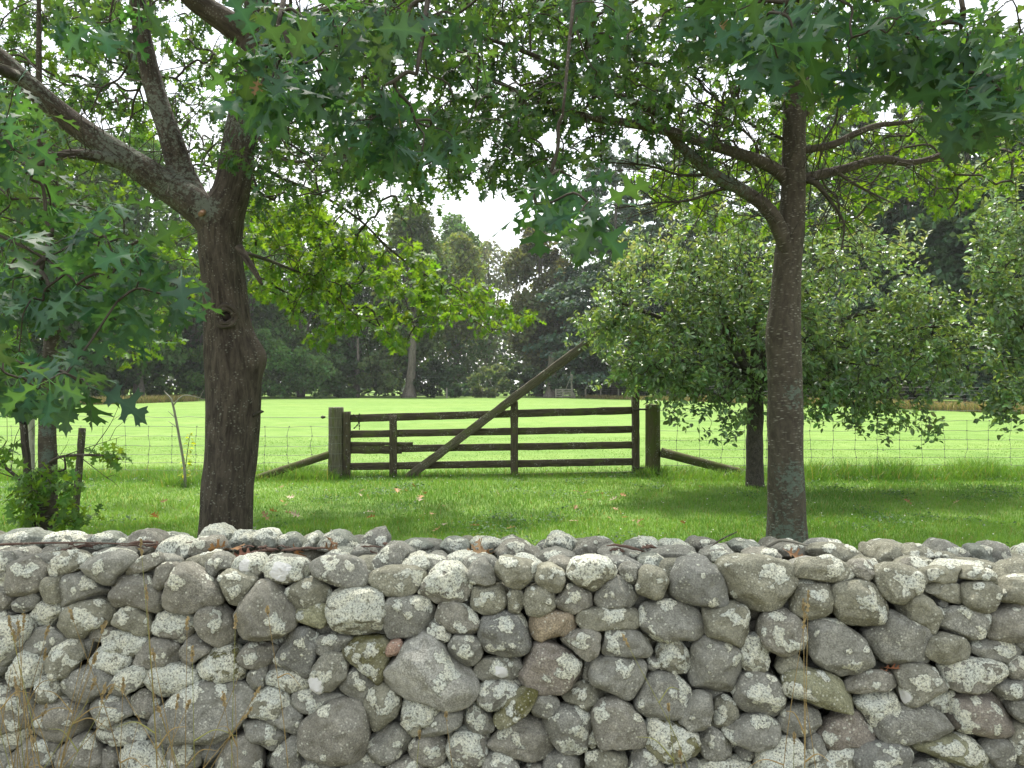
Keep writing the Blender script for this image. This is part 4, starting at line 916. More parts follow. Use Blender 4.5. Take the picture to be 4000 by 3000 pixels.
# ================================================================ leaves
from mathutils.geometry import tessellate_polygon
NEAR = [(.03, 0), (.07, .10), (.22, .13), (.34, .11), (.27, .18), (.34, .23), (.20, .24), (.08, .30), (.07, .37), (.16, .45), (.34, .50), (.47, .49), (.40, .56), (.46, .64), (.31, .61), (.18, .60), (.09, .64), (.10, .70), (.18, .75), (.29, .83), (.21, .84), (.20, .91), (.12, .86), (.06, .90)]
MID = [(.03, 0), (.10, .11), (.33, .13), (.09, .30), (.12, .40), (.46, .54), (.12, .62), (.26, .85), (.06, .87)]
OVAL = [(.03, .02), (.20, .22), (.27, .48), (.20, .76), (.07, .93)]
def leaf(half, k=.25, fold=.18, twist=0., pet=.3):
    rib = [(0, y) for y in (0, .3, .6)]
    V = []; F = []; vc = []
    for s in (1, -1):
        loop = [(0, 0)]+[(s*x, y) for x, y in half]+[(0, 1.)]+[(0, .6), (0, .3)]
        n0 = len(V); V += loop; vc += [1.3]+[.95]*len(half)+[1.1, 1.25, 1.3]
        tr = tessellate_polygon([[Vector((x, y, 0)) for x, y in loop]])
        for t in tr:
            a, b, c = [Vector((*loop[q], 0)) for q in t]
            t = t if (b-a).cross(c-a).z > 0 else t[::-1]
            F.append([n0+q for q in t])
    if pet:
        n0 = len(V); V += [(-.012, -pet), (.012, -pet), (.014, .02), (-.014, .02)]; vc += [1.8]*4
        F += [[n0, n0+1, n0+2], [n0, n0+2, n0+3]]
    V = np.array(V, float); y = V[:, 1]; x = V[:, 0]
    z = -k*np.clip(y, 0, 1)**2+fold*np.abs(x)+twist*x*y+.05*np.sin(9*y+4*x)*np.abs(x)
    return np.column_stack([x, y, z]), np.array(F), np.array(vc)
T_NEAR = [leaf(NEAR, k, f, t) for k, f, t in ((.18, .10, .1), (.35, .22, -.15), (.5, .05, .25), (.08, -.12, 0), (.28, .3, -.3))]
T_MID = [leaf(MID, k, f, t, .22) for k, f, t in ((.2, .12, .1), (.4, .2, -.2), (.1, -.1, .2))]
T_OVAL = [leaf(OVAL, k, f, t, .25) for k, f, t in ((.25, .35, .1), (.5, .25, -.2), (.1, .45, .15))]

M_OAK = leaf_mat('oak_leaf', (1, 1, 1), .40, (2.7, 2.2, .55), .55, .28)
M_APPLE = leaf_mat('orchard_leaf', (1, 1, 1), .34, (2.2, 1.8, .6), .38, .5)
M_BARK_L = bark_mat('fissured_bark', (.020, .015, .012), (.105, .086, .068), (.26, .26, .22), .15, (30, 30, 5), (.165, .185, .15), specscale=(42, 42, 42), depth=.03)
M_BARK_R = bark_mat('smooth_grey_bark', (.044, .036, .028), (.092, .078, .060), (.30, .29, .25), .6, (22, 22, 9), (.105, .135, .11), (20, 20, 52), .012)
M_TWIG = bark_mat('twig_bark', (.030, .026, .020), (.085, .075, .058), (.2, .2, .17), .2, depth=.004)
M_APBARK = bark_mat('orchard_bark', (.03, .027, .022), (.085, .075, .062), (.2, .2, .18), .6, (26, 26, 16), depth=.015)

def grow(limbs, targets, rtip=.0028, expo=.44, sag=.12, up=.15, wmax=.013):
    """join every target to the nearest wood already there; returns (paths, end directions)"""
    pos = [p for P, R in limbs for p in P]; lr = [r for P, R in limbs for r in R]
    pos = list(map(np.array, pos)); par = [-1]*len(pos); nL = len(pos)
    arr = np.zeros((nL+len(targets)*4+8, 3)); arr[:nL] = pos; n = nL
    lrad = np.array(lr)
    d0 = np.min(np.linalg.norm(targets[:, None]-arr[None, :nL:3], axis=2), axis=1)
    order = np.argsort(d0); paths = []; dirs = np.zeros_like(targets); parent = np.full(len(arr), -1); cnt = np.zeros(len(arr))
    endn = np.zeros(len(targets), int)
    for q in order:
        t = targets[q]; D = np.linalg.norm(arr[:n]-t, axis=1)+1e-6
        k = int(np.argmin(D)); a = arr[k]; L = D[k]
        pd = unit(a-arr[parent[k]]) if parent[k] >= 0 else np.array([0, 0, .3])
        m1 = a*.66+t*.34+pd*L*.12+np.array([0, 0, up*L])+rng.normal(0, .05*L, 3)
        m2 = a*.30+t*.70+np.array([0, 0, sag*L])+rng.normal(0, .05*L, 3)
        ids = [k]
        for p in (m1, m2, t):
            arr[n] = p; parent[n] = ids[-1]; ids.append(n); n += 1
        endn[q] = ids[-1]; paths.append(ids); dirs[q] = unit(t-m2)
    for e in endn:
        k = e
        while k >= 0: cnt[k] += 1; k = parent[k]
    out = []
    for ids in paths:
        P = arr[ids]; c = np.maximum(cnt[ids], 1); r = rtip*c**expo; r[0] = min(r[0], r[1]*1.25)
        out.append((P, np.minimum(r, wmax)))
    return out, dirs
def twigs_mesh(mb, paths, sides=4, span=3):
    for P, r in paths:
        q = cr(np.column_stack([P, r]), span); tube(mb, q[:, :3], np.maximum(q[:, 3], .0012), sides if r.max() < .008 else 7, cap=r.max() > .006)

def ell(spec):
    """(u,v,ru,rv,d0,d1,n) -> points scattered through that lump of crown"""
    out = []
    for u, v, ru, rv, d0, d1, n in spec:
        a = rng.uniform(0, 2*PI, n); r = np.sqrt(rng.random(n)); d = rng.uniform(d0, d1, n)
        uu = u+ru*r*np.cos(a); vv = v+rv*r*np.sin(a)
        out.append(np.stack([(uu-1106)/FOC*d, d, CAM_Z+(829.5-vv)/FOC*d], 1))
    return np.vstack(out)

def rosettes(mb, temps, cen, dirs, nl, size, col, droop=.45, spread=.75, jit=.0, stagger=0., var=.25, flat=.6):
    """leaves radiating from each shoot tip"""
    N = len(cen); k = rng.integers(nl[0], nl[1]+1, N); idx = np.repeat(np.arange(N), k); M = len(idx)
    a = rng.uniform(0, 2*PI, N)[idx]+np.concatenate([np.arange(q)*2.4 for q in k])+rng.normal(0, .3, M)
    d = dirs[idx]; e = unit(np.cross(d, np.array([0.13, .2, 1.]))); f = np.cross(d, e)
    rad = e*np.cos(a)[:, None]+f*np.sin(a)[:, None]
    Y = unit(d*(1-spread)+rad*spread+np.array([0, 0, -1.])*(droop*rng.uniform(.3, 1.4, M))[:, None]+rng.normal(0, .12, (M, 3)))
    Nn = unit(np.array([0, 0, 1.])*flat+rng.normal(0, .38, (M, 3))+d*.25)
    s = size*rng.uniform(.65, 1.15, M)
    loc = cen[idx]-d*(rng.random(M)*stagger)[:, None]+Y*(s*.28)[:, None]
    c = np.asarray(col)[None]*(1+rng.normal(0, var*.5, (M, 1)))*(1+rng.normal(0, .07, (M, 3)))*(1+rng.normal(0, var*.4, N))[idx][:, None]
    c = np.clip(c, .01, .5)
    A = basis(Y, Nn, s); w = rng.integers(0, len(temps), M)
    for t, (tv, tf, vc) in enumerate(temps):
        q = w == t; scatter(mb, tv, tf, loc[q], A[q], c[q], vc)

def limb(pts, n=10):
    """rows u,v,d,halfwidth px -> world polyline, radii"""
    q = cr(np.array([[*U(u, v, d), hw*d/FOC] for u, v, d, hw in pts]), n)
    return q[:, :3], q[:, 3]
def lichen_fn(patches):
    def f(V):
        l = np.zeros(len(V))
        for c, r, s in patches:
            l = np.maximum(l, s*np.clip(1.4-np.linalg.norm(V-c, axis=1)/r, 0, 1))
        return l
    return f
def limb_part(name, pts, mat, parent, sides=14, n=10, rough=.06, seed=0, li=None, bumps=None):
    P, R = limb(pts, n); mb = MB(); tube(mb, P, R, sides, rough=rough, seed=seed, bumps=bumps)
    if li is not None: mb.l = [li(np.concatenate(mb.v)).astype(np.float32)]
    mb.build(name, mat, parent); return P, R

NEARCOL = (.037, .094, .056); MIDCOL = (.038, .086, .038); FARCOL = (.068, .142, .028)  # same oak leaf: far tone painted sunlit, near tone painted as bluish skylit shade
def oak(label, base, trunk, limbs, near, mid, far, over, bark, extra=None, lich=None, tsides=64, thin=(), bumps=None):
    t = thing('oak_tree', label, 'tree', base); L = []
    L.append(limb_part('trunk', trunk, bark, t, tsides, 16, .05, 3, lich, bumps))
    for k, l in enumerate(limbs): L.append(limb_part('limb', l, bark, t, 18, 8, .06, 10+k, lich))
    for l in thin: L.append(limb_part('branch', l, M_TWIG, t, 7, 8, .04, 60))
    mbl = MB(); tw = MB()
    pn, pm, pf = ell(near), ell([(*q[:6], int(q[6]*1.35)) for q in mid]), ell(far)
    po = over
    allp = np.vstack([pn, pm, pf, po]); ix = np.cumsum([0, len(pn), len(pm), len(pf), len(po)])
    paths, dirs = grow(L, allp)
    twigs_mesh(tw, paths)
    rosettes(mbl, T_NEAR, allp[:ix[1]], dirs[:ix[1]], (4, 7), .150, NEARCOL, .5, .8)
    rosettes(mbl, T_MID, allp[ix[1]:ix[2]], dirs[ix[1]:ix[2]], (6, 9), .108, MIDCOL, .4, .75, stagger=.12)
    rosettes(mbl, T_MID, allp[ix[2]:ix[3]], dirs[ix[2]:ix[3]], (7, 10), .132, FARCOL, .4, .75, stagger=.2)
    rosettes(mbl, T_MID, allp[ix[3]:], dirs[ix[3]:], (7, 10), .21, MIDCOL, .3, .8, stagger=.3)
    for P, R in L[1:]:
        m = int(len(P)*(.55 if tsides > 30 else .2))
        for _ in range(m):
            k = rng.integers(2, len(P)-1)
            if P[k][1] < 5.4: continue
            T = unit(P[k]-P[k-1]); g = unit(rng.normal(0, 1, 3)+T*.9+np.array([0, 0, .15])); ln = rng.uniform(.25, 1.1)
            a = P[k]; b = a+g*ln*.5+rng.normal(0, .06, 3); c = b+unit(g+rng.normal(0, .5, 3))*ln*.5
            q = cr(np.array([a, b, c]), 5); tube(tw, q, np.linspace(.006, .0016, len(q)), 4, cap=False)
            for _ in range(2):
                s = q[rng.integers(3, len(q)-1)]; e = s+unit(g+rng.normal(0, .8, 3))*rng.uniform(.1, .4); tube(tw, np.array([s, s*.5+e*.5+rng.normal(0, .02, 3), e]), [.0034, .0024, .0012], 4, cap=False)
    tw.build('branchwork', M_TWIG, t)
    mbl.build('crown', M_OAK, t, smooth=True)
    return t, L
def overhead(n, xr, yr, zr):
    return np.stack([rng.uniform(*xr, n), rng.uniform(*yr, n), rng.uniform(*zr, n)], 1)

# ---------------------------------------------------------------- forked oak on the left
DL = 7.6
tl = [(484, 1230, DL, 62), (488, 1150, DL, 55), (492, 1060, DL, 54), (500, 950, DL, 55), (504, 860, DL, 57), (500, 780, DL, 57), (492, 700, DL, 49), (484, 620, DL, 45), (476, 540, DL, 44), (480, 470, DL, 45), (500, 410, DL, 38), (513, 330, DL, 36), (526, 250, DL, 32), (540, 160, DL, 30), (553, 70, DL, 29), (558, -20, DL, 27), (566, -300, DL+.3, 20), (590, -620, DL+.5, 8)]
kc = U(490, 684, DL-.21); bc = U(560, 772, DL)
def lbump(V):
    r = np.hypot(V[..., 0]-kc[0], (V[..., 2]-kc[2])*.85)
    f = (V[..., 1] < DL)
    ring = .022*np.exp(-((r-.072)/.020)**2)-.030*np.exp(-(r/.040)**2)
    d = np.linalg.norm((V-bc)*np.array([1, .8, .75]), axis=-1)
    return ring*f+.085*np.exp(-(d/.13)**2)
lp_ = lichen_fn([(U(440, 447, 7.35), .15, .85), (U(250, 330, 7.2), .35, .62), (U(60, 185, 7.0), .35, .6), (U(330, 220, 7.2), .45, .62), (U(380, 390, 7.4), .3, .55), (U(520, 250, 7.5), .35, .5), (U(300, 60, 7.2), .3, .5)])
LIMB_L = [
 [(472, 505, DL-.02, 38), (445, 462, DL-.05, 39), (405, 430, DL-.1, 36), (335, 385, DL-.2, 31), (240, 322, DL-.35, 27), (140, 252, DL-.5, 23.5), (60, 183, DL-.7, 22), (0, 128, DL-.8, 21), (-90, 60, DL-.9, 20), (-260, -80, DL-1, 12)],
 [(418, 430, DL-.05, 30), (392, 370, DL-.05, 27), (370, 300, DL-.1, 24), (340, 215, DL-.1, 22), (316, 120, DL-.1, 19), (300, 20, DL-.1, 17), (290, -120, DL, 13), (270, -300, DL, 7)],
 [(545, 95, DL, 24), (500, 55, DL-.05, 26), (450, 22, DL-.1, 24), (400, -20, DL-.2, 20), (320, -140, DL-.3, 13), (240, -300, DL-.4, 7)],
 [(552, 105, DL, 14), (600, 75, DL-.1, 16), (650, 48, DL-.2, 13), (740, 10, DL-.4, 10), (880, -60, DL-.6, 7), (1000, -130, DL-.8, 5)],
 [(300, 362, DL-.25, 15), (255, 350, DL-.4, 14), (200, 336, DL-.55, 12), (150, 333, DL-.7, 10), (105, 345, DL-.8, 8), (40, 380, DL-1, 5)],
 [(548, -30, DL, 12), (600, -180, 6.4, 11), (650, -260, 5.0, 10), (640, -140, 3.8, 8), (600, 60, 3.0, 5)],
 [(556, -60, DL, 12), (760, -220, 6.0, 11), (930, -240, 4.6, 9), (930, -60, 3.7, 7), (900, 160, 3.3, 4)],
 [(40, 165, 6.85, 12), (-120, 120, 5.6, 11), (-190, 330, 4.2, 8), (-60, 470, 3.6, 4), (100, 560, 3.5, 2.5), (200, 640, 3.4, 1.6)],
 [(-190, 330, 4.2, 7), (-260, 500, 3.4, 6), (-140, 690, 3.0, 4), (10, 770, 2.8, 2.5), (110, 800, 2.7, 1.6)],
]
THIN_L = [
 [(535, 345, DL+.1, 5), (610, 385, 8.2, 4), (700, 425, 8.9, 3.2), (780, 478, 9.5, 2.6), (850, 545, 10, 2.2), (930, 600, 10.3, 1.8), (1030, 655, 10.8, 1.2)],
 [(525, 545, DL+.1, 5), (600, 570, 8.6, 3.5), (690, 612, 9.4, 2.6), (770, 680, 10, 2), (880, 735, 10.5, 1.2)],
 [(552, 290, DL, 5), (600, 340, 7.4, 4), (680, 348, 7, 3), (760, 320, 6.6, 2)],
]
mid_extra = [(280, 250, 260, 170, 8.6, 12, 120), (430, 250, 70, 170, 8.6, 11.5, 40), (820, 415, 190, 55, 8, 11, 36), (250, 60, 260, 60, 8.5, 12, 30)]
near_l = [(560, 165, 90, 75, 2.5, 3.0, 12), (690, 95, 130, 75, 2.8, 3.5, 10), (860, 50, 150, 60, 3.3, 4.2, 9), (895, 285, 95, 60, 3.1, 3.7, 9), (780, 225, 90, 60, 3.2, 4.1, 8), (610, 50, 90, 50, 3.1, 3.7, 6),
 (150, 525, 170, 105, 3.2, 4.3, 22), (310, 640, 110, 110, 2.9, 3.7, 14), (120, 660, 130, 130, 3.1, 4.1, 17), (140, 815, 75, 40, 2.5, 2.8, 6), (30, 800, 60, 50, 2.6, 3.0, 4), (30, 300, 90, 130, 3.6, 4.8, 10), (250, 20, 140, 40, 3.5, 4.4, 8)]
mid_l = [(280, 70, 330, 130, 7.9, 10.5, 75), (120, 20, 200, 45, 5, 7, 9), (130, 300, 170, 150, 8, 10.5, 40), (90, 430, 130, 80, 5, 7, 20), (750, 190, 250, 200, 5, 8.5, 125), (1010, 130, 300, 170, 5, 8, 120), (620, 330, 140, 120, 6.5, 9, 45), (840, 370, 170, 70, 6.5, 9.5, 36), (1000, 330, 150, 70, 6, 9, 36), (560, 350, 120, 130, 8, 9.5, 25), (60, 560, 120, 130, 5, 7, 20)]
far_l = [(630, 545, 120, 115, 8.5, 12, 150), (780, 600, 170, 100, 9, 12.5, 135), (950, 650, 140, 60, 9.5, 12.5, 64), (1090, 695, 80, 28, 10, 11.5, 15), (870, 725, 60, 32, 9.5, 11, 12), (740, 690, 140, 60, 9, 11, 28), (600, 460, 110, 60, 9, 11, 26), (310, 730, 110, 70, 9, 12, 24), (230, 220, 260, 210, 9, 12, 60), (400, 560, 60, 130, 9, 12, 24)]
OAK_L, LL = oak('big forked oak with dark fissured bark and a round knot behind the wall', (*U(484, 1190, DL)[:2], 0), tl, LIMB_L, near_l, mid_l+mid_extra, far_l,
    np.vstack([overhead(190, (-7, 1.5), (2.5, 11), (5.2, 8.4)), overhead(330, (-6.5, .8), (2.5, 7.6), (5.2, 8.6))]), M_BARK_L, lich=lp_, thin=THIN_L, bumps=lbump)  # unseen clusters above the view; dense layer added to keep sun off near leaves
kn = MB(); th = np.linspace(0, 2*PI, 29)
for r0, z0, wd in ((.092, .0, .024), (.060, .010, .020)):
    cc = kc+np.stack([r0*np.cos(th)*(1+.06*np.sin(3*th)), -.030-z0+.012*np.cos(2*th)+np.abs(np.cos(th))**2*.018, r0*np.sin(th)*1.1], 1)
    tube(kn, cc, wd*(1+.2*np.sin(5*th)), 10, cap=False, rough=.12, seed=5)
ko = kn.build('knot', M_BARK_L, OAK_L)
kh = MB(); tube(kh, np.array([kc+[0, .10, 0], kc+[0, -.022, 0], kc+[0, -.036, 0]]), [.045, .040, .022], 14, rough=.1); m_h, nt, out = newmat('knot_dark_plug'); finish(nt, out, (.018, .013, .010), .95); kh.build('dark_plug', m_h, ko)  # solid near-black plug set into the knot's centre
mb = MB(); P, R = limb([(515, 535, 7.42, 10), (533, 560, 7.36, 8), (552, 590, 7.3, 6), (566, 615, 7.26, 3)], 8); tube(mb, P, R, 8, rough=.1); mb.build('dead_stub', M_BARK_L, OAK_L)
mb = MB(); P, R = limb([(440, 458, 7.40, 7), (433, 463, 7.30, 5.5)], 4); tube(mb, P, R, 12)
m_cut, nt, out = newmat('cut_wood'); finish(nt, out, ramp(nt, noise(nt, attr(nt, 'tc').outputs['Vector'], 90, 3), [(.3, (.16, .09, .05)), (.7, (.27, .16, .09))]), .8)
mb.build('sawn_stub', m_cut, OAK_L)
mb = MB(); P, R = limb([(548, 898, 7.5, 4), (562, 890, 7.46, 4), (569, 889, 7.45, 2)], 4); tube(mb, P, R, 7); mb.build('bud_shoot', M_TWIG, OAK_L)

# ---------------------------------------------------------------- straight oak on the right
DR = 7.3
trr = [(1698, 1250, DR, 48), (1698, 1180, DR, 44), (1699, 1100, DR, 40), (1697, 1000, DR, 37), (1697, 900, DR, 37), (1695, 800, DR, 36.5), (1691, 720, DR, 36), (1696, 640, DR, 31), (1702, 560, DR, 29), (1711, 480, DR, 27), (1714, 400, DR, 25.5), (1715, 330, DR, 25), (1716, 250, DR, 24.5), (1718, 170, DR, 25), (1720, 60, DR, 22), (1724, -150, DR, 18), (1730, -420, DR, 10), (1740, -620, DR, 5)]
LIMB_R = [
 [(1700, 545, DR-.05, 16), (1682, 490, DR-.08, 17), (1655, 448, DR-.1, 15), (1610, 415, DR-.1, 14), (1555, 385, DR-.2, 13), (1510, 350, DR-.25, 12), (1460, 305, DR-.3, 10), (1425, 255, DR-.4, 8), (1380, 225, DR-.5, 7), (1260, 172, DR-.7, 6), (1130, 110, DR-1, 5), (1000, 68, DR-1.3, 3)],
 [(1712, 420, DR, 14), (1690, 378, DR, 14), (1650, 352, DR-.05, 13), (1590, 330, DR-.1, 12), (1520, 308, DR-.2, 11), (1440, 282, DR-.45, 11), (1350, 265, DR-.6, 9), (1260, 250, DR-.8, 8), (1150, 212, DR-1.1, 6), (1050, 165, DR-1.4, 4)],
 [(1716, 400, DR, 12), (1745, 385, DR+.05, 12), (1820, 366, DR+.1, 10), (1880, 348, DR+.1, 9), (1920, 345, DR+.1, 9), (1965, 352, DR+.1, 7), (2030, 335, DR+.1, 6), (2110, 290, DR, 5), (2230, 240, DR, 3)],
 [(1716, 330, DR, 9), (1750, 322, DR, 8), (1800, 312, DR, 8), (1850, 288, DR, 7), (1900, 270, DR, 6), (1970, 262, DR, 4), (2060, 230, DR, 2.5)],
 [(1719, 80, DR, 12), (1760, -220, 5.8, 11), (1740, -260, 4.2, 9), (1690, -40, 3.0, 6)],
 [(1720, 0, DR, 12), (1950, -220, 5.4, 11), (2040, -190, 3.8, 9), (2080, 20, 3.0, 5)],
 [(1719, 40, DR, 12), (1460, -280, 5.2, 11), (1310, -260, 3.8, 9), (1250, -60, 3.1, 5), (1215, 250, 2.8, 3)],
 [(1721, -80, DR, 10), (1950, 20, DR-.4, 9), (2080, 130, DR-.6, 8), (2190, 225, DR-.7, 7), (2300, 260, DR-.8, 5)],
]
THIN_R = [
 [(1745, 388, DR, 8), (1765, 398, DR-.03, 7), (1790, 430, DR-.05, 4), (1822, 480, DR-.1, 2.5), (1818, 540, DR-.1, 1.6)],
 [(1600, 410, DR-.1, 5), (1560, 408, DR-.1, 4), (1490, 432, DR-.1, 3), (1420, 438, DR-.1, 2), (1330, 450, DR, 1.4)],
 [(1540, 376, DR-.2, 4), (1470, 378, DR-.1, 3), (1400, 358, DR, 2.4), (1300, 350, DR, 1.6)],
 [(1640, 350, DR, 4), (1625, 300, DR, 3), (1560, 250, DR, 2), (1500, 210, DR, 1.5)],
 [(1690, 300, DR, 4), (1600, 255, DR+.2, 3), (1520, 190, DR+.3, 2)],
 [(1740, 250, DR, 4), (1780, 200, DR, 3), (1850, 160, DR, 2)],
 [(1800, 366, DR, 4), (1850, 400, DR, 3), (1930, 440, DR+.2, 1.6)],
]
near_r = [(1690, 60, 95, 70, 2.4, 2.9, 11), (1570, 25, 100, 45, 2.8, 3.4, 7), (1850, 60, 130, 80, 2.6, 3.3, 13), (2040, 95, 140, 85, 2.6, 3.2, 16), (2130, 190, 100, 55, 2.5, 3, 8), (1300, 0, 110, 30, 2.9, 3.5, 4), (1160, 425, 40, 22, 2.6, 2.9, 2), (1265, 450, 25, 30, 2.4, 2.7, 3), (1215, 395, 60, 25, 2.7, 3.1, 3)]
mid_r = [(1230, 110, 320, 140, 4.6, 8, 125), (1140, 300, 170, 90, 5, 8, 52), (1300, 230, 150, 90, 5.5, 8, 36), (1500, 170, 160, 120, 6, 9, 54), (1560, 60, 200, 70, 5, 8, 30), (1900, 110, 330, 130, 5, 9, 90), (2120, 260, 130, 70, 5, 8, 26), (1480, 290, 110, 60, 6.5, 8.5, 16), (1060, 385, 90, 50, 5.5, 8, 13), (1640, 240, 60, 80, 6.5, 8, 12)]
far_r = [(1860, 270, 180, 130, 9, 12, 120), (2000, 400, 120, 60, 9, 12, 40), (1580, 420, 180, 90, 9, 11.5, 60), (1470, 390, 90, 50, 8.5, 11, 18), (1820, 430, 120, 80, 8.5, 11, 26), (1580, 300, 120, 90, 8.5, 11, 36), (2150, 330, 90, 90, 9, 11, 26)]
rl = lichen_fn([(U(1725, 1040, 7.1), .22, .62), (U(1700, 1180, 7.15), .30, .72), (U(1725, 850, 7.1), .16, .5), (U(1500, 345, 7.0), .3, .6), (U(1570, 395, 7.1), .3, .6), (U(1690, 1100, 7.15), .2, .42)])
OAK_R, LR = oak('straight grey barked oak with green lichen on its trunk foot right of the gate', (*U(1698, 1190, DR)[:2], 0), trr, LIMB_R, near_r, mid_r, far_r,
    np.vstack([overhead(170, (-.5, 7), (2.5, 11), (5.2, 8.4)), overhead(330, (0, 6.5), (2.5, 7.6), (5.2, 8.6))]), M_BARK_R, lich=rl, thin=THIN_R)  # out-of-view leaf clusters, second batch added to block sun from the near sprays
# a few withered leaves caught in the near sprays
def dry_in(tree, cen, col):
    mbd = MB(); rosettes(mbd, T_NEAR, np.array(cen), np.repeat([[0, -.5, -.6]], len(cen), 0), (1, 1), .08, col, .6, .7); mbd.build('withered_leaf', M_HAY, tree)
dry_in(OAK_R, [U(1545, 55, 2.9)], (.20, .15, .07)); dry_in(OAK_R, [U(1955, 395, 6.9)], (.12, .06, .025))
dry_in(OAK_L, [U(560, 165, 2.6)], (.22, .18, .08)); dry_in(OAK_L, [U(860, 230, 3.2)], (.2, .17, .08))

# ---------------------------------------------------------------- young oak at the left edge
DY = 8.4
ty = [(103, 1190, DY, 22), (103, 1100, DY, 20), (103, 1000, DY, 18), (102, 900, DY, 17), (104, 800, DY, 15), (110, 740, DY, 14), (104, 660, DY, 11), (96, 560, DY, 10), (88, 420, DY, 8), (85, 250, DY, 7), (84, 60, DY, 5), (84, -200, DY, 3)]
yl = [[(110, 750, DY, 11), (128, 690, DY, 11), (150, 645, DY, 9), (172, 608, DY, 8), (230, 560, DY-.2, 5), (300, 520, DY-.4, 3)], [(145, 655, DY, 6), (180, 655, DY-.05, 6), (215, 645, DY-.1, 4), (270, 650, DY-.3, 2)],
      [(96, 560, DY, 6), (40, 520, DY, 5), (-60, 480, DY, 3)], [(104, 1090, DY, 5), (60, 1050, DY-.1, 4), (0, 1000, DY-.2, 3), (-60, 950, DY-.3, 2)], [(104, 1000, DY-.1, 3), (140, 985, DY-.15, 3), (220, 984, DY-.15, 2.4), (262, 992, DY-.15, 1.4)]]
yli = lichen_fn([(U(103, z, DY-.1), .10, .8) for z in (930, 985, 1050)])
oak('slender young oak with leafy shoots at its base between two dark stakes', (*U(103, 1190, DY)[:2], 0), ty, yl, [(10, 880, 20, 10, 8, 8.2, 1)],
    [(150, 560, 160, 160, 7.6, 9.4, 60), (60, 330, 90, 240, 8, 10, 50), (60, 740, 90, 90, 7.6, 9, 26)], [(110, 1070, 85, 75, 7.6, 8.3, 22), (245, 985, 30, 18, 8.1, 8.4, 4), (20, 985, 30, 25, 8, 8.4, 4), (40, 1090, 50, 50, 7.7, 8.3, 8), (175, 1110, 40, 25, 7.8, 8.2, 5), (30, 700, 80, 120, 9, 11, 24)],
    overhead(8, (-6.5, -4), (7.5, 10), (5, 7)), M_BARK_R, lich=yli, tsides=28)

# ---------------------------------------------------------------- orchard trees
def orchard(label, base, trunk, heads, lumps, n_leaf=(12, 17), shoots=()):
    t = thing('apple_tree', label, 'tree', base); L = [limb_part('trunk', trunk, M_APBARK, t, 32, 10, .09, 5)]
    u, v, d, hw = trunk[-1]
    for k, (a, b, e) in enumerate(heads):
        mid_ = ((u*.5+a*.5)+rng.normal(0, 14), (v*.45+b*.55)-20, d*.5+e*.5)
        L.append(limb_part('branch', [(u, v+10, d, hw*.6), (*mid_, hw*.34), (a, b, e, 2.2)], M_APBARK, t, 10, 8, .08, 30+k))
    pts = ell([(*q[:6], int(q[6]*1.12)) for q in lumps]); paths, dirs = grow(L, pts, .0026, .42, .05, .1)
    tw = MB(); twigs_mesh(tw, paths)
    ml = MB(); col = (.108, .185, .092)
    dd = unit(dirs*.6+np.array([0, -.15, .55])+rng.normal(0, .35, dirs.shape))
    rosettes(ml, T_OVAL, pts, dd, n_leaf, .096, col, .25, .72, stagger=.36, var=.5, flat=.45)
    for a, b, e, n in shoots:      # upright pale new growth
        for _ in range(int(n*1.1)):
            p0 = U(a+rng.normal(0, 55), b+rng.normal(0, 18), e+rng.uniform(-.4, .4)); L_ = rng.uniform(.25, .5)
            p1 = p0+np.array([rng.normal(0, .06), rng.normal(0, .06), L_]); tube(tw, np.array([p0-[0, 0, .2], p0, p1]), [.004, .0035, .0015], 4, cap=False)
            q = np.linspace(.05, 1, 11)[:, None]; cs = p0*(1-q)+p1*q
            rosettes(ml, T_OVAL, cs, np.repeat([[0, 0, 1.]], 11, 0), (1, 2), .085, (.165, .235, .16), .02, .5, var=.25)
    tw.build('branchwork', M_TWIG, t); ml.build('crown', M_APPLE, t)
    return t
orchard('round apple tree of small glossy leaves behind the right oak trunk', (*U(1632, 1052, 12.4)[:2], 0), [(1632, 1075, 12.4, 26), (1630, 1045, 12.4, 20), (1630, 960, 12.4, 17.5), (1631, 880, 12.4, 17), (1629, 815, 12.4, 17)],
    [(1330, 650, 11.6), (1480, 560, 12.2), (1600, 520, 13), (1800, 540, 12.6), (1960, 650, 12), (1900, 790, 11.5), (1400, 790, 11.2), (2080, 700, 12.6), (1700, 690, 10.9), (1560, 700, 11), (1860, 880, 11.8), (1560, 860, 11.4)],
    [(1470, 660, 185, 160, 10.9, 13.6, 300), (1340, 700, 75, 60, 11, 12.4, 50), (1600, 560, 190, 110, 11.2, 14, 210), (1830, 610, 190, 120, 10.9, 13.8, 250), (2000, 700, 120, 100, 11, 13.6, 130), (1640, 720, 250, 100, 10.8, 13, 250), (1900, 790, 220, 80, 10.9, 13, 190), (1420, 800, 120, 45, 11, 12.8, 80), (1560, 880, 80, 55, 11.2, 12.3, 36), (1445, 880, 20, 25, 11.6, 12, 6), (1880, 890, 140, 35, 11.2, 12.6, 34), (1903, 915, 12, 24, 11.5, 11.8, 5), (2012, 915, 16, 26, 11.4, 11.8, 6), (1270, 690, 40, 22, 11.3, 11.8, 9), (1760, 840, 150, 40, 11, 12.6, 44), (1500, 830, 60, 30, 11, 12, 16)],
    shoots=((1400, 560, 11.8, 14), (1480, 480, 12.2, 12), (1340, 600, 11.6, 9), (1560, 450, 12.5, 9), (1830, 500, 12.3, 11), (1950, 560, 12, 9), (1700, 450, 12.8, 7)))
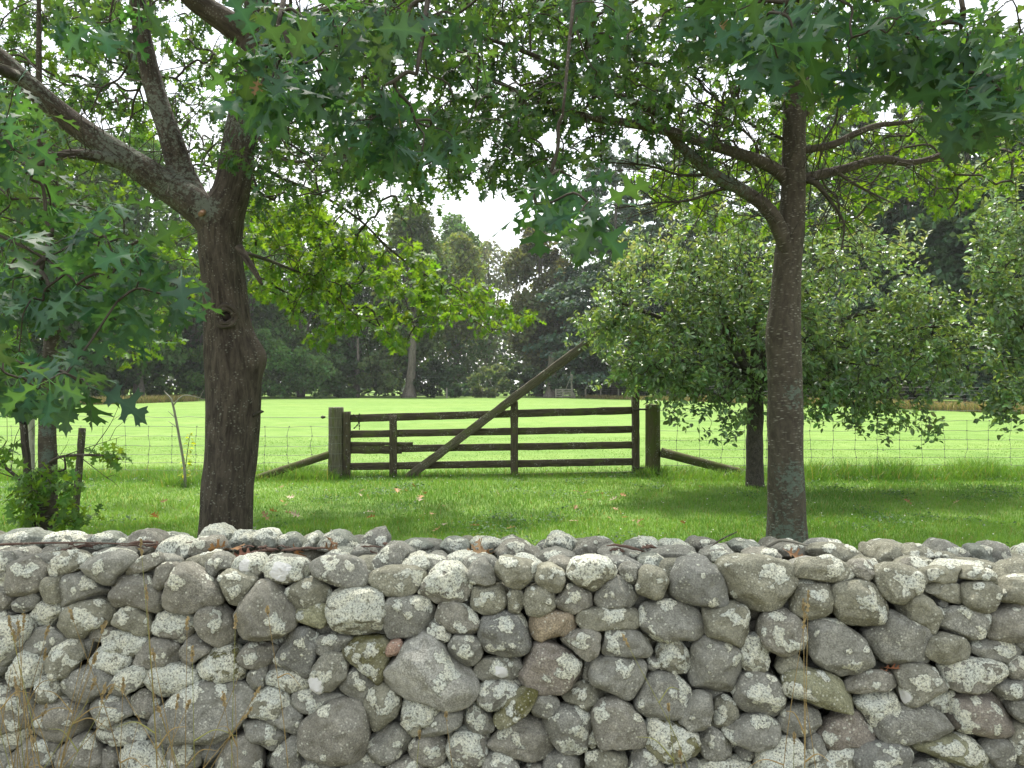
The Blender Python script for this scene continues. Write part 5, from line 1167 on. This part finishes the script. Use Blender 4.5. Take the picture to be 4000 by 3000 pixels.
orchard('second apple tree reaching in from the right edge', (*U(2330, 1060, 11.6)[:2], 0), [(2330, 1075, 11.6, 24), (2330, 960, 11.6, 20), (2325, 840, 11.6, 18)],
    [(2150, 600, 11.4), (2200, 480, 11.8), (2300, 450, 12), (2130, 780, 11.2), (2200, 860, 11), (2450, 560, 11.6), (2500, 760, 11.5)],
    [(2170, 560, 75, 160, 10.6, 12.6, 190), (2200, 740, 90, 110, 10.4, 12.4, 150), (2180, 850, 70, 35, 10.5, 11.6, 36), (2330, 560, 130, 180, 10.6, 12.8, 130), (2420, 740, 130, 120, 10.4, 12.4, 90), (2158, 890, 25, 16, 10.6, 11.2, 6)],
    shoots=((2150, 430, 11.4, 9), (2200, 400, 11.6, 8)))

# ---------------------------------------------------------------- dead sapling and seedling
sp = thing('dead_sapling', 'thin bare leaning sapling with a crooked forked top by the forked oak', 'sapling', (*U(400, 1052, 12.3)[:2], 0))
for nm, pts in (('stem', [(400, 1060, 12.3, 3.2), (398, 1010, 12.3, 3), (388, 950, 12.3, 2.8), (380, 905, 12.3, 2.6), (371, 866, 12.3, 2.2), (360, 851, 12.3, 1.2), (354, 844, 12.3, .6)]),
                ('branch', [(374, 876, 12.3, 1.6), (386, 862, 12.3, 1.5), (400, 854, 12.3, 1.3), (418, 856, 12.3, 1.2), (431, 859, 12.3, .9), (436, 850, 12.3, .7), (441, 842, 12.3, .5)]),
                ('branch', [(379, 903, 12.3, 1), (371, 895, 12.3, .8), (363, 888, 12.3, .5)]), ('branch', [(384, 925, 12.3, 1), (374, 917, 12.3, .8), (364, 910, 12.3, .5)]), ('branch', [(430, 859, 12.3, .8), (438, 862, 12.3, .6), (444, 860, 12.3, .4)])):
    limb_part(nm, pts, M_PALE, sp, 7, 5, .05, 71)
sg = thing('seedling', 'little yellow green seedling beside the dead sapling', 'seedling', (*U(405, 1030, 12.4)[:2], 0))
limb_part('stem', [(398, 1040, 12.4, 1), (402, 1000, 12.4, .9), (408, 955, 12.4, .7), (411, 935, 12.4, .4)], M_TWIG, sg, 5, 4, 0, 72)
mb = MB(); q = np.linspace(0, 1, 20)[:, None]; cs = U(399, 1035, 12.4)*(1-q)+U(411, 936, 12.4)*q
rosettes(mb, T_OVAL, cs, np.repeat([[0, 0, 1.]], 20, 0), (2, 3), .085, (.20, .27, .03), .3, .8); mb.build('foliage', M_OAK, sg)
# ================================================================ distant trees
M_FAR = leaf_mat('distant_foliage', (1, 1, 1), .3, (1.9, 1.7, .6), .6, .25)
M_FARBARK = bark_mat('distant_bark', (.06, .052, .042), (.17, .15, .125), (.25, .25, .22), .2, (4, 4, 1), depth=.05, specscale=(6, 6, 6))
LENS = (np.array([(0, 0, 0), (.40, .5, .06), (0, 1, -.05), (-.40, .5, .06)], float), np.array([(0, 1, 2), (0, 2, 3)]))
def tufts(mb, loc, out, size, col, var=.3, droop=0., up=.3):
    M = len(loc)
    Y = unit(out+rng.normal(0, .6, (M, 3))+np.array([0, 0, -droop])); N_ = unit(rng.normal(0, .6, (M, 3))+np.array([0, 0, up])+out*.4)
    s = size*rng.uniform(.6, 1.3, M); c = np.clip(np.asarray(col)*(1+rng.normal(0, var*.6, (M, 1)))*(1+rng.normal(0, .08, (M, 3))), .006, .5)
    scatter(mb, LENS[0], LENS[1], loc-Y*(s*.5)[:, None], basis(Y, N_, s), c)
def far_tree(kind, label, u, vtop, hw, d, col, n=3500, trunk=True, cb=None, group=None, cat='tree', name=None, size=.55):
    n = int(n*1.7)
    """u, top v and half width px of the crown, distance; cb = crown base v"""
    x = (u-1106)/FOC*d; H = CAM_Z+(829.5-vtop)/FOC*d; W = hw*d/FOC
    zb = .12*H if cb is None else max(0., CAM_Z+(829.5-cb)/FOC*d)
    t = thing(name or {'cedar': 'conifer_tree', 'cypress': 'conifer_tree', 'dome': 'broadleaf_tree', 'shrub': 'shrub'}[kind], label, cat, (x, d, 0), group)
    mb = MB(); c0 = np.array([x, d, 0])
    if kind == 'cedar':
        br = []; z = zb
        while z < H*.985:
            f = (z-zb)/(H-zb); r = W*(1-f)**.48*rng.uniform(.8, 1.1)+.25
            for _ in range(int(rng.integers(4, 7))): br.append((z+rng.uniform(-.2, .2), r*rng.uniform(.65, 1.12), rng.uniform(0, 2*PI)))
            z += max(.4, (H-zb)/30)
        br = np.array(br); wgt = br[:, 1]/br[:, 1].sum(); k = rng.choice(len(br), n, p=wgt); q = np.sqrt(rng.uniform(.06, 1, n))
        b = br[k]; da = rng.normal(0, .16, n)+b[:, 2]; rr = b[:, 1]*q
        loc = np.stack([np.cos(da)*rr, np.sin(da)*rr, b[:, 0]+.12*rr-.06*rr**2/np.maximum(b[:, 1], .3)*2+rng.normal(0, .24, n)], 1)+c0
        out = np.stack([np.cos(da), np.sin(da), 0*da-.15], 1)
        tufts(mb, loc, out, size, np.asarray(col)*(1+.25*vnoise(loc*.5, 3))[:, None], droop=.15, up=.4)
    else:
        K = {'cypress': 90, 'dome': 60, 'shrub': 18}[kind]; zc = (H+zb)/2; hz = (H-zb)/2
        a = rng.uniform(0, 2*PI, K); s = rng.uniform(-1, 1, K); rr = np.sqrt(np.maximum(1-s*s, .02))*np.power(rng.random(K), .25)
        if kind == 'cypress': rr = rr*np.where(s > 0, 1-.55*s**1.5, 1.)
        cen = np.stack([np.cos(a)*rr*W*.82, np.sin(a)*rr*W*.82, s*hz*.86+zc], 1)+c0
        cr_ = rng.uniform(.2, .42, K)*min(W, hz)*(.8 if kind == 'cypress' else 1); shade = rng.uniform(.6, 1.45, K)
        k = rng.choice(K, n, p=cr_**2/np.sum(cr_**2)); o = unit(rng.normal(0, 1, (n, 3))+np.array([0, 0, .25]))
        loc = cen[k]+o*(cr_[k]*np.power(rng.random(n), .33))[:, None]*np.array([1, 1, 1.25 if kind == 'cypress' else .85])
        loc[:, 2] = np.maximum(loc[:, 2], .05)
        tufts(mb, loc, o, size, np.asarray(col)*shade[k][:, None])
        if kind != 'shrub':
            tw = MB()
            for q in cen[rng.choice(K, 9, replace=False)]:
                p0 = c0+[0, 0, zb*.6+.25*(q[2]-zb)]
                g = cr(np.array([p0, p0*.5+q*.5+[0, 0, .4], q]), 5); tube(tw, g, np.linspace(.035*W, .01*W, len(g)), 5, cap=False)
            tw.build('branches', M_FARBARK, t)
    if trunk:
        m2 = MB(); P = cr(np.array([c0-[0, 0, .1], c0+[rng.normal(0, .1), 0, H*.35], c0+[0, 0, H*.9]]), 8); R = np.linspace(1, .15, len(P))*max(.16, H*.018)*(1 if kind != 'shrub' else .4); R[:2] *= 1.3
        tube(m2, P, R, 9, rough=.1, seed=int(u) % 97); m2.build('trunk', M_FARBARK, t)
    mb.build('crown', M_FAR, t)
    return t
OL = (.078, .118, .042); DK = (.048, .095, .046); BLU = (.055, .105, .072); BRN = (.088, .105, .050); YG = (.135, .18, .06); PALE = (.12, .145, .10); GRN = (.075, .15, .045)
far_tree('cypress', 'dark olive domed conifer with a bare pale trunk beyond the gate', 888, 447, 112, 98, OL, 9500, cb=790)
far_tree('dome', 'yellow green broadleaf tree right of the domed conifer', 985, 500, 72, 112, YG, 5000, cb=780)
far_tree('dome', 'tall green tree top peeping above the domed conifer', 985, 458, 52, 128, GRN, 3000, cb=640)
far_tree('dome', 'pale grey green tree showing in the gap of the skyline', 1055, 512, 75, 140, PALE, 5000, cb=790)
far_tree('cypress', 'brownish conifer left of the tall blue green cedar', 1165, 462, 98, 103, BRN, 8500, cb=810)
far_tree('cedar', 'tall blue green cedar with layered boughs in the middle', 1330, 300, 200, 97, BLU, 17000, cb=820)
far_tree('cedar', 'second tall cedar just right of the blue green one', 1450, 315, 170, 90, BLU, 9000, cb=830)
far_tree('cedar', 'dark conifer behind the apple tree crown', 1560, 360, 150, 84, DK, 6500, cb=840)
far_tree('cedar', 'dark conifer seen left of the right oak trunk', 1680, 300, 150, 80, DK, 6500, cb=840)
far_tree('cedar', 'tall dark conifer first right of the right oak trunk', 1820, 180, 210, 70, DK, 10500, cb=840)
far_tree('cedar', 'tall dark conifer second right of the right oak trunk', 1960, 190, 210, 66, (.036, .075, .042), 10500, cb=840)
far_tree('cedar', 'tall dark conifer third right of the right oak trunk', 2090, 130, 210, 60, DK, 10500, cb=850)
far_tree('cedar', 'tall dark conifer at the far right edge', 2230, 120, 210, 55, (.036, .075, .042), 9000, cb=850)
far_tree('cedar', 'dark conifer beyond the right edge', 2420, 180, 180, 52, DK, 2500, cb=860)
far_tree('dome', 'dark green tree directly left of the domed conifer', 770, 490, 115, 103, (.045, .095, .034), 7000, cb=830)
far_tree('dome', 'broad green tree behind the sunlit oak spray', 650, 440, 125, 98, GRN, 8000, cb=830)
far_tree('dome', 'green tree behind the forked oak trunk', 530, 430, 120, 94, GRN, 6500, cb=840)
far_tree('dome', 'dark tree left of the forked oak trunk', 420, 400, 125, 90, (.045, .095, .034), 7000, cb=840)
far_tree('dome', 'tall tree behind the young oak', 300, 300, 160, 80, GRN, 9500, cb=840)
far_tree('dome', 'tall tree at the left edge of the field', 150, 220, 170, 72, (.055, .11, .034), 6500, cb=850)
far_tree('dome', 'tall pale green tree beyond the left edge', -20, 150, 170, 64, (.060, .115, .036), 5500, cb=850)
far_tree('dome', 'tall tree outside the left edge', -220, 250, 170, 60, GRN, 3000, cb=850)
# field edge shrubs
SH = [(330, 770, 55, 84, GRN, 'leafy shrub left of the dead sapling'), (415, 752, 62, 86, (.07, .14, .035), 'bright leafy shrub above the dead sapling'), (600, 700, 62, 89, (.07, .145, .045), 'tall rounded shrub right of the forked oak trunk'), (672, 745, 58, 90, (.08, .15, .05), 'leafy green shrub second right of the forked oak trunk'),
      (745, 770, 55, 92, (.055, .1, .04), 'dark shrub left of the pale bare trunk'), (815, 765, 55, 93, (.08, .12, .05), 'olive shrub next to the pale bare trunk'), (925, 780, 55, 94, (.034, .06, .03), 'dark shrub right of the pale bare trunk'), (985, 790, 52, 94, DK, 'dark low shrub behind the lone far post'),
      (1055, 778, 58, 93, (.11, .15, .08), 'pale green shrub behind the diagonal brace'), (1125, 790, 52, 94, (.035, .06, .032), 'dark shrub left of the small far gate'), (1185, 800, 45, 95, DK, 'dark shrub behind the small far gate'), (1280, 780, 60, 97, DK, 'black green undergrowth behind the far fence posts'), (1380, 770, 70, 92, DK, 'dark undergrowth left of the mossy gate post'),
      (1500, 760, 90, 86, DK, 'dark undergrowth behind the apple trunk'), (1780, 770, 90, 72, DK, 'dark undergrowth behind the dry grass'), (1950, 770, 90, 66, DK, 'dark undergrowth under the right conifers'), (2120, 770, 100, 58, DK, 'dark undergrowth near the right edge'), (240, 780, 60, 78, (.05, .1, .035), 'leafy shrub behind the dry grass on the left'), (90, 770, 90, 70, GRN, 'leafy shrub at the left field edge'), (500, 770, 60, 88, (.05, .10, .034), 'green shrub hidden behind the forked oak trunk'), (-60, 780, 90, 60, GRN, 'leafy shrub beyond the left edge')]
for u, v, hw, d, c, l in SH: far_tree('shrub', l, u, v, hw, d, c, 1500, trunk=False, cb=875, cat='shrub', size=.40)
# bare trunks standing at the edge of the wood
def bare(label, u, vb, vt, d, hw, lean=0):
    t = thing('bare_trunk', label, 'tree trunk', (*U(u, vb, d)[:2], 0)); mb = MB(); b = U(u, vb, d); b[2] = -.1; e = U(u+lean, vt, d)
    P = cr(np.array([b, b*.55+e*.45+[.1, 0, 0], e]), 8); R = np.linspace(hw, hw*.6, len(P))*d/FOC; R[:3] *= [1.7, 1.4, 1.15]; tube(mb, P, R, 12, rough=.12, seed=u); mb.build('trunk', M_FARBARK, t)
bare('thick pale leaning trunk at the edge of the wood beyond the gate', 884, 860, 700, 93, 11, 8)
bare('dark slim trunk left of the pale leaning trunk', 770, 860, 730, 94, 4, 3)
bare('stout grey trunk left of the small far gate', 1190, 861, 760, 94, 13, 2)
# the wood carries on behind
mb = MB(); n = 42000; u = rng.uniform(-500, 2700, n); d = np.interp(u, [-500, 0, 500, 900, 1300, 1800, 2212, 2700], [75, 82, 112, 150, 150, 95, 75, 70])+rng.uniform(0, 18, n)
topv = np.interp(u, [-500, 0, 300, 700, 1000, 1250, 1500, 2000, 2700], [420, 420, 560, 690, 700, 640, 480, 330, 300])+25*vnoise(np.stack([u*.02, 0*u, 0*u], 1), 2)
v = topv+(845-topv)*rng.random(n); P = np.stack([(u-1106)/FOC*d, d, np.maximum(CAM_Z+(829.5-v)/FOC*d, .2)], 1)
tufts(mb, P, np.repeat([[0, -1., .3]], n, 0), 1.25, (.045, .075, .042)); n = 16000; u = rng.uniform(-300, 2500, n); d = np.interp(u, [-300, 0, 500, 900, 1300, 1500, 1800, 2212, 2500], [64, 70, 97, 106, 106, 95, 80, 64, 60])+rng.uniform(0, 6, n)
v = rng.uniform(735, 858, n); P = np.stack([(u-1106)/FOC*d, d, np.maximum(CAM_Z+(829.5-v)/FOC*d, .15)], 1)
tufts(mb, P, np.repeat([[0, -1., .3]], n, 0), .75, (.052, .095, .042)); tag(mb.build('woodland', M_FAR), kind='stuff')
# ================================================================ small things
M_DRYLEAF = leaf_mat('fallen_leaf', (1, 1, 1), .15, (1.3, 1.1, .7), .6, .3)
M_STRIP = bark_mat('bark_strip', (.06, .038, .030), (.155, .10, .078), (.3, .25, .2), .2, (60, 60, 4), depth=.004)
def fall(label, p, size, col, group=None, tilt=.35, cat='leaf'):
    mb = MB(); tv, tf, vc = leaf(NEAR, rng.uniform(-.5, .5), rng.uniform(.1, .55), rng.uniform(-.5, .5), .3)
    a = rng.uniform(0, 2*PI); Y = np.array([[math.cos(a), math.sin(a), rng.normal(0, tilt)]]); N_ = np.array([[rng.normal(0, tilt), rng.normal(0, tilt), 1.]])
    scatter(mb, tv, tf, np.array([p]), basis(Y, N_, [size]), np.array([col]), vc)
    o = mb.build('fallen_leaf', M_DRYLEAF, None, base=p); return tag(o, label, cat, group)
G1 = 'brown leaves fallen on the lawn'
for k in range(54):
    if k < 40: u, v = rng.uniform(330, 1400), rng.uniform(1062, 1150)
    else: u, v = rng.uniform(300, 2150), rng.uniform(1050, 1165)
    d = gd(v); p = U(u, v, d); p[2] = rng.uniform(.05, .09)
    c = [(.30, .19, .10), (.22, .11, .05), (.42, .33, .24), (.36, .17, .07)][k % 4]
    fall('curled fallen oak leaf lying in the grass between wall and gate', p, rng.uniform(.08, .13), c, G1)
def wtop(u, v, dz=.0, st=1.):
    return U(u, v, wall_depth(u, v, st))+np.array([0, 0, dz])
G2 = 'brown leaves lying on the wall top'
for u, v, s, c in ((487, 1184, .10, (.24, .14, .06)), (505, 1190, .10, (.23, .12, .05)), (430, 1213, .09, (.36, .24, .13)), (700, 1188, .09, (.2, .12, .06)), (640, 1190, .10, (.25, .13, .06)), (1052, 1194, .10, (.22, .14, .07)), (1040, 1199, .09, (.26, .17, .09)), (1062, 1200, .10, (.17, .09, .04)), (545, 1200, .09, (.2, .09, .06)), (330, 1186, .09, (.2, .1, .07)), (1700, 1196, .08, (.26, .15, .08)), (725, 1194, .1, (.18, .1, .05))):
    fall('dry brown oak leaf caught on the stone wall top', wtop(u, v, .01, 1), s, c, G2, .7)
for u, v in ((1908, 1441), (1902, 1436)):
    fall('rust brown leaf wedged in a dark gap of the wall', wtop(u, v, 0, .1)-np.array([0, .03, 0]), .06, (.33, .14, .07), 'brown leaves wedged in the wall face', 1.)
G3 = 'strips of reddish bark on the wall top'
for k in range(28):
    cu, cv, su = [(180, 1190, 60), (320, 1183, 60), (430, 1189, 90), (600, 1188, 70), (780, 1190, 60), (560, 1198, 90), (1380, 1188, 60)][k % 7]
    u = cu+rng.normal(0, su*.6); v = cv+rng.normal(0, 5); a = rng.normal(0, .7); L = rng.uniform(.06, .18)
    c = wtop(u, v, .012, .9); dr = np.array([math.cos(a), math.sin(a)*.5, rng.normal(0, .12)]); s_ = np.array([-dr[1], dr[0], .3])
    q = np.linspace(-.5, .5, 7)[:, None]; P = c+dr*L*q+np.array([0, 0, 1])*(.012*np.cos(q*PI))+rng.normal(0, .004, (7, 3))
    mb = MB(); w = rng.uniform(.004, .014); tube(mb, P, w*np.array([.3, .8, 1, 1, 1, .7, .2]), 6); V = mb.v[0]
    mb.v[0] = (V-c)*np.array([1, 1, .55])+c
    o = mb.build('bark_strip', M_STRIP, None, base=c); tag(o, 'curled strip of reddish bark lying on the wall top', 'bark', G3)
def stick(label, pts, r, mat):
    P = cr(np.array(pts), 6); mb = MB(); tube(mb, P, np.linspace(r, r*.4, len(P)), 7, rough=.08, seed=9); tag(mb.build('fallen_twig', mat, None, base=P[0]), label, 'twig')
stick('long thin twig poking up from the wall top right of centre', [wtop(1520, 1202, .0, .9), wtop(1550, 1185, .03, 1.1), wtop(1592, 1163, .03, 1.4)], .006, M_TWIG)
stick('pale dry stick lying on the wall by the right oak foot', [wtop(1655, 1190, .02, 1.6), wtop(1690, 1181, .03, 1.5), wtop(1745, 1188, .02, 1.2)], .011, M_PALE)
stick('grey twig lying along the left end of the wall top', [wtop(-20, 1186, .02, .8), wtop(150, 1184, .025, .9), wtop(330, 1186, .02, .8)], .006, M_STRIP)

# dry grass standing in front of the wall: each tuft of stems is a thing
def tuft(label, stems):
    b = np.mean([[(u0-1106)/FOC*d, d] for u0, v0, u1, v1, d, k in stems], 0)
    t = thing('dry_grass_tuft', label, 'dry grass', (*b, -.25))
    for u0, v0, u1, v1, d, k in stems:
        ms = MB(); mh = MB()
        top = U(u1, v1, d); bot = np.array([(u0-1106)/FOC*d, d+rng.uniform(-.05, .1), -.25]); mid_ = bot*.45+top*.55+np.array([rng.normal(0, .012), 0, .03]); mid_[0] = bot[0]*.6+top[0]*.4
        c = np.array([.33, .25, .11])*rng.uniform(.75, 1.2); c = c if rng.random() < .7 else np.array([.26, .27, .09])
        P = cr(np.array([bot, mid_, top]), 10); tube(ms, P, np.linspace(.0021, .0009, len(P)), 5, col=c, cap=False)
        if k:
            T = unit(P[-1]-P[-3]); L = .055*k; n = 26; q = rng.random(n)
            loc = top+T*(q*L)[:, None]; Y = unit(T+rng.normal(0, .28, (n, 3))); s = rng.uniform(.010, .018, n)*np.sin((.15+.8*q)*PI)**.5
            scatter(mh, LENS[0], LENS[1], loc, basis(Y, rng.normal(0, 1, (n, 3)), s), np.clip(np.array([.36, .29, .17])*rng.uniform(.7, 1.2, (n, 1)), 0, 1))
        if rng.random() < .5:    # a bent blade
            p = P[int(rng.integers(6, 16))]; e = p+np.array([rng.choice([-1, 1])*rng.uniform(.05, .16), rng.normal(0, .03), rng.uniform(-.02, .10)])
            tube(ms, cr(np.array([p, p*.5+e*.5+[0, 0, .03], e]), 5), np.linspace(.0028, .0006, 11), 4, col=c*1.1, cap=False)
        so_ = ms.build('stem', M_HAY, t, smooth=False)
        if mh.n: mh.build('seed_head', M_HAY, so_, smooth=False)
tuft('thick tuft of tan dry grass stems at the bottom left corner', [(rng.uniform(-40, 170), 0, rng.uniform(-30, 230), rng.uniform(1360, 1620), rng.uniform(2.45, 2.8), rng.choice([0, 1, 1, 1.4])) for _ in range(26)])
tuft('tall thin dry grass stems with seed heads left of centre', [(345, 0, 307, 1205, 2.7, 1.2), (352, 0, 318, 1300, 2.65, 1), (300, 0, 160, 1345, 2.7, 1), (385, 0, 404, 1365, 2.7, 1), (500, 0, 508, 1360, 2.75, 1), (415, 0, 335, 1430, 2.7, .8), (240, 0, 265, 1500, 2.6, 1), (505, 0, 508, 1500, 2.7, 0)]+[(rng.uniform(200, 540), 0, rng.uniform(190, 560), rng.uniform(1430, 1600), rng.uniform(2.5, 2.8), rng.choice([0, 1])) for _ in range(12)])
tuft('sparse dry grass stems with small heads near the middle', [(650, 0, 580, 1330, 2.75, .6), (1560, 0, 1360, 1400, 2.75, 1), (1000, 0, 965, 1560, 2.6, .6), (1480, 0, 1445, 1540, 2.7, .6), (1505, 0, 1470, 1640, 2.6, .5), (880, 0, 905, 1600, 2.6, .6)])
tuft('two tall dry grass stems with a drooping head toward the right', [(1738, 0, 1736, 1335, 2.7, 1.2), (1680, 0, 1735, 1360, 2.72, 1.0), (1740, 0, 1745, 1330, 2.7, 1.6), (1800, 0, 1742, 1520, 2.65, 0), (1720, 0, 1715, 1610, 2.6, .8)])
# ================================================================ camera, light, air
sc = bpy.context.scene
cam = bpy.data.cameras.new('camera'); co = bpy.data.objects.new('camera', cam); C.objects.link(co)
cam.sensor_width = 36; cam.lens = FOC/2212*36; cam.clip_end = 3000; cam.clip_start = .05
co.location = (0, 0, CAM_Z); co.rotation_euler = (math.radians(90), 0, 0)
sc.camera = co
SUN_EL, SUN_AZ = math.radians(64), math.radians(-14)      # azimuth from +Y towards +X: behind the scene, a little left
sd = bpy.data.lights.new('sun', 'SUN'); sd.energy = 3.6; sd.angle = math.radians(6); sd.color = (1, .95, .86)
so = bpy.data.objects.new('sun', sd); C.objects.link(so)
to_sun = Vector((math.sin(SUN_AZ)*math.cos(SUN_EL), math.cos(SUN_AZ)*math.cos(SUN_EL), math.sin(SUN_EL)))
so.rotation_euler = to_sun.to_track_quat('Z', 'Y').to_euler(); so.location = (0, 0, 60)
w = bpy.data.worlds.new('World'); sc.world = w; w.use_nodes = True; nt = w.node_tree; nt.nodes.clear()
out = nt.nodes.new('ShaderNodeOutputWorld'); bg = nt.nodes.new('ShaderNodeBackground'); bg.inputs[1].default_value = .15
sky = nt.nodes.new('ShaderNodeTexSky'); sky.sky_type = 'NISHITA'; sky.sun_disc = False; sky.sun_elevation = SUN_EL; sky.sun_rotation = SUN_AZ; sky.air_density = 1.4; sky.dust_density = 2.5
tcn = nt.nodes.new('ShaderNodeTexCoord')
cl = noise(nt, mapping(nt, tcn.outputs['Generated'], (1.6, 1.6, 3.2)), 1.3, 5, .55)
mx = mixc(nt, ramp(nt, cl, [(.30, .62), (.6, .95)]), sky.outputs[0], (4.6, 4.7, 4.75))
lk(nt, mx, bg.inputs[0]); lk(nt, bg.outputs[0], out.inputs[0])
sc.view_settings.view_transform = 'Standard'; sc.view_settings.look = 'None'; sc.view_settings.exposure = 1.4
sc.cycles.max_bounces = 6; sc.cycles.diffuse_bounces = 3; sc.cycles.glossy_bounces = 2; sc.cycles.transmission_bounces = 3
sc.cycles.use_denoising = True
sc.cycles.caustics_reflective = False; sc.cycles.caustics_refractive = False

# thin summer haze between here and the wood
hm = bpy.data.meshes.new('haze'); bmh = bmesh.new(); bmesh.ops.create_cube(bmh, size=1); bmh.to_mesh(hm); bmh.free()
ho = bpy.data.objects.new('haze', hm); C.objects.link(ho); ho.scale = (420, 330, 44); ho.location = (0, 120, 44/2-1.3); ho['kind'] = 'stuff'
m = bpy.data.materials.new('haze'); m.use_nodes = True; nt = m.node_tree; nt.nodes.clear(); out = nt.nodes.new('ShaderNodeOutputMaterial')
pv = nt.nodes.new('ShaderNodeVolumePrincipled'); pv.inputs['Color'].default_value = (.93, .96, 1, 1); pv.inputs['Density'].default_value = .00028; pv.inputs['Anisotropy'].default_value = .3
lk(nt, pv.outputs[0], out.inputs['Volume']); hm.materials.append(m)
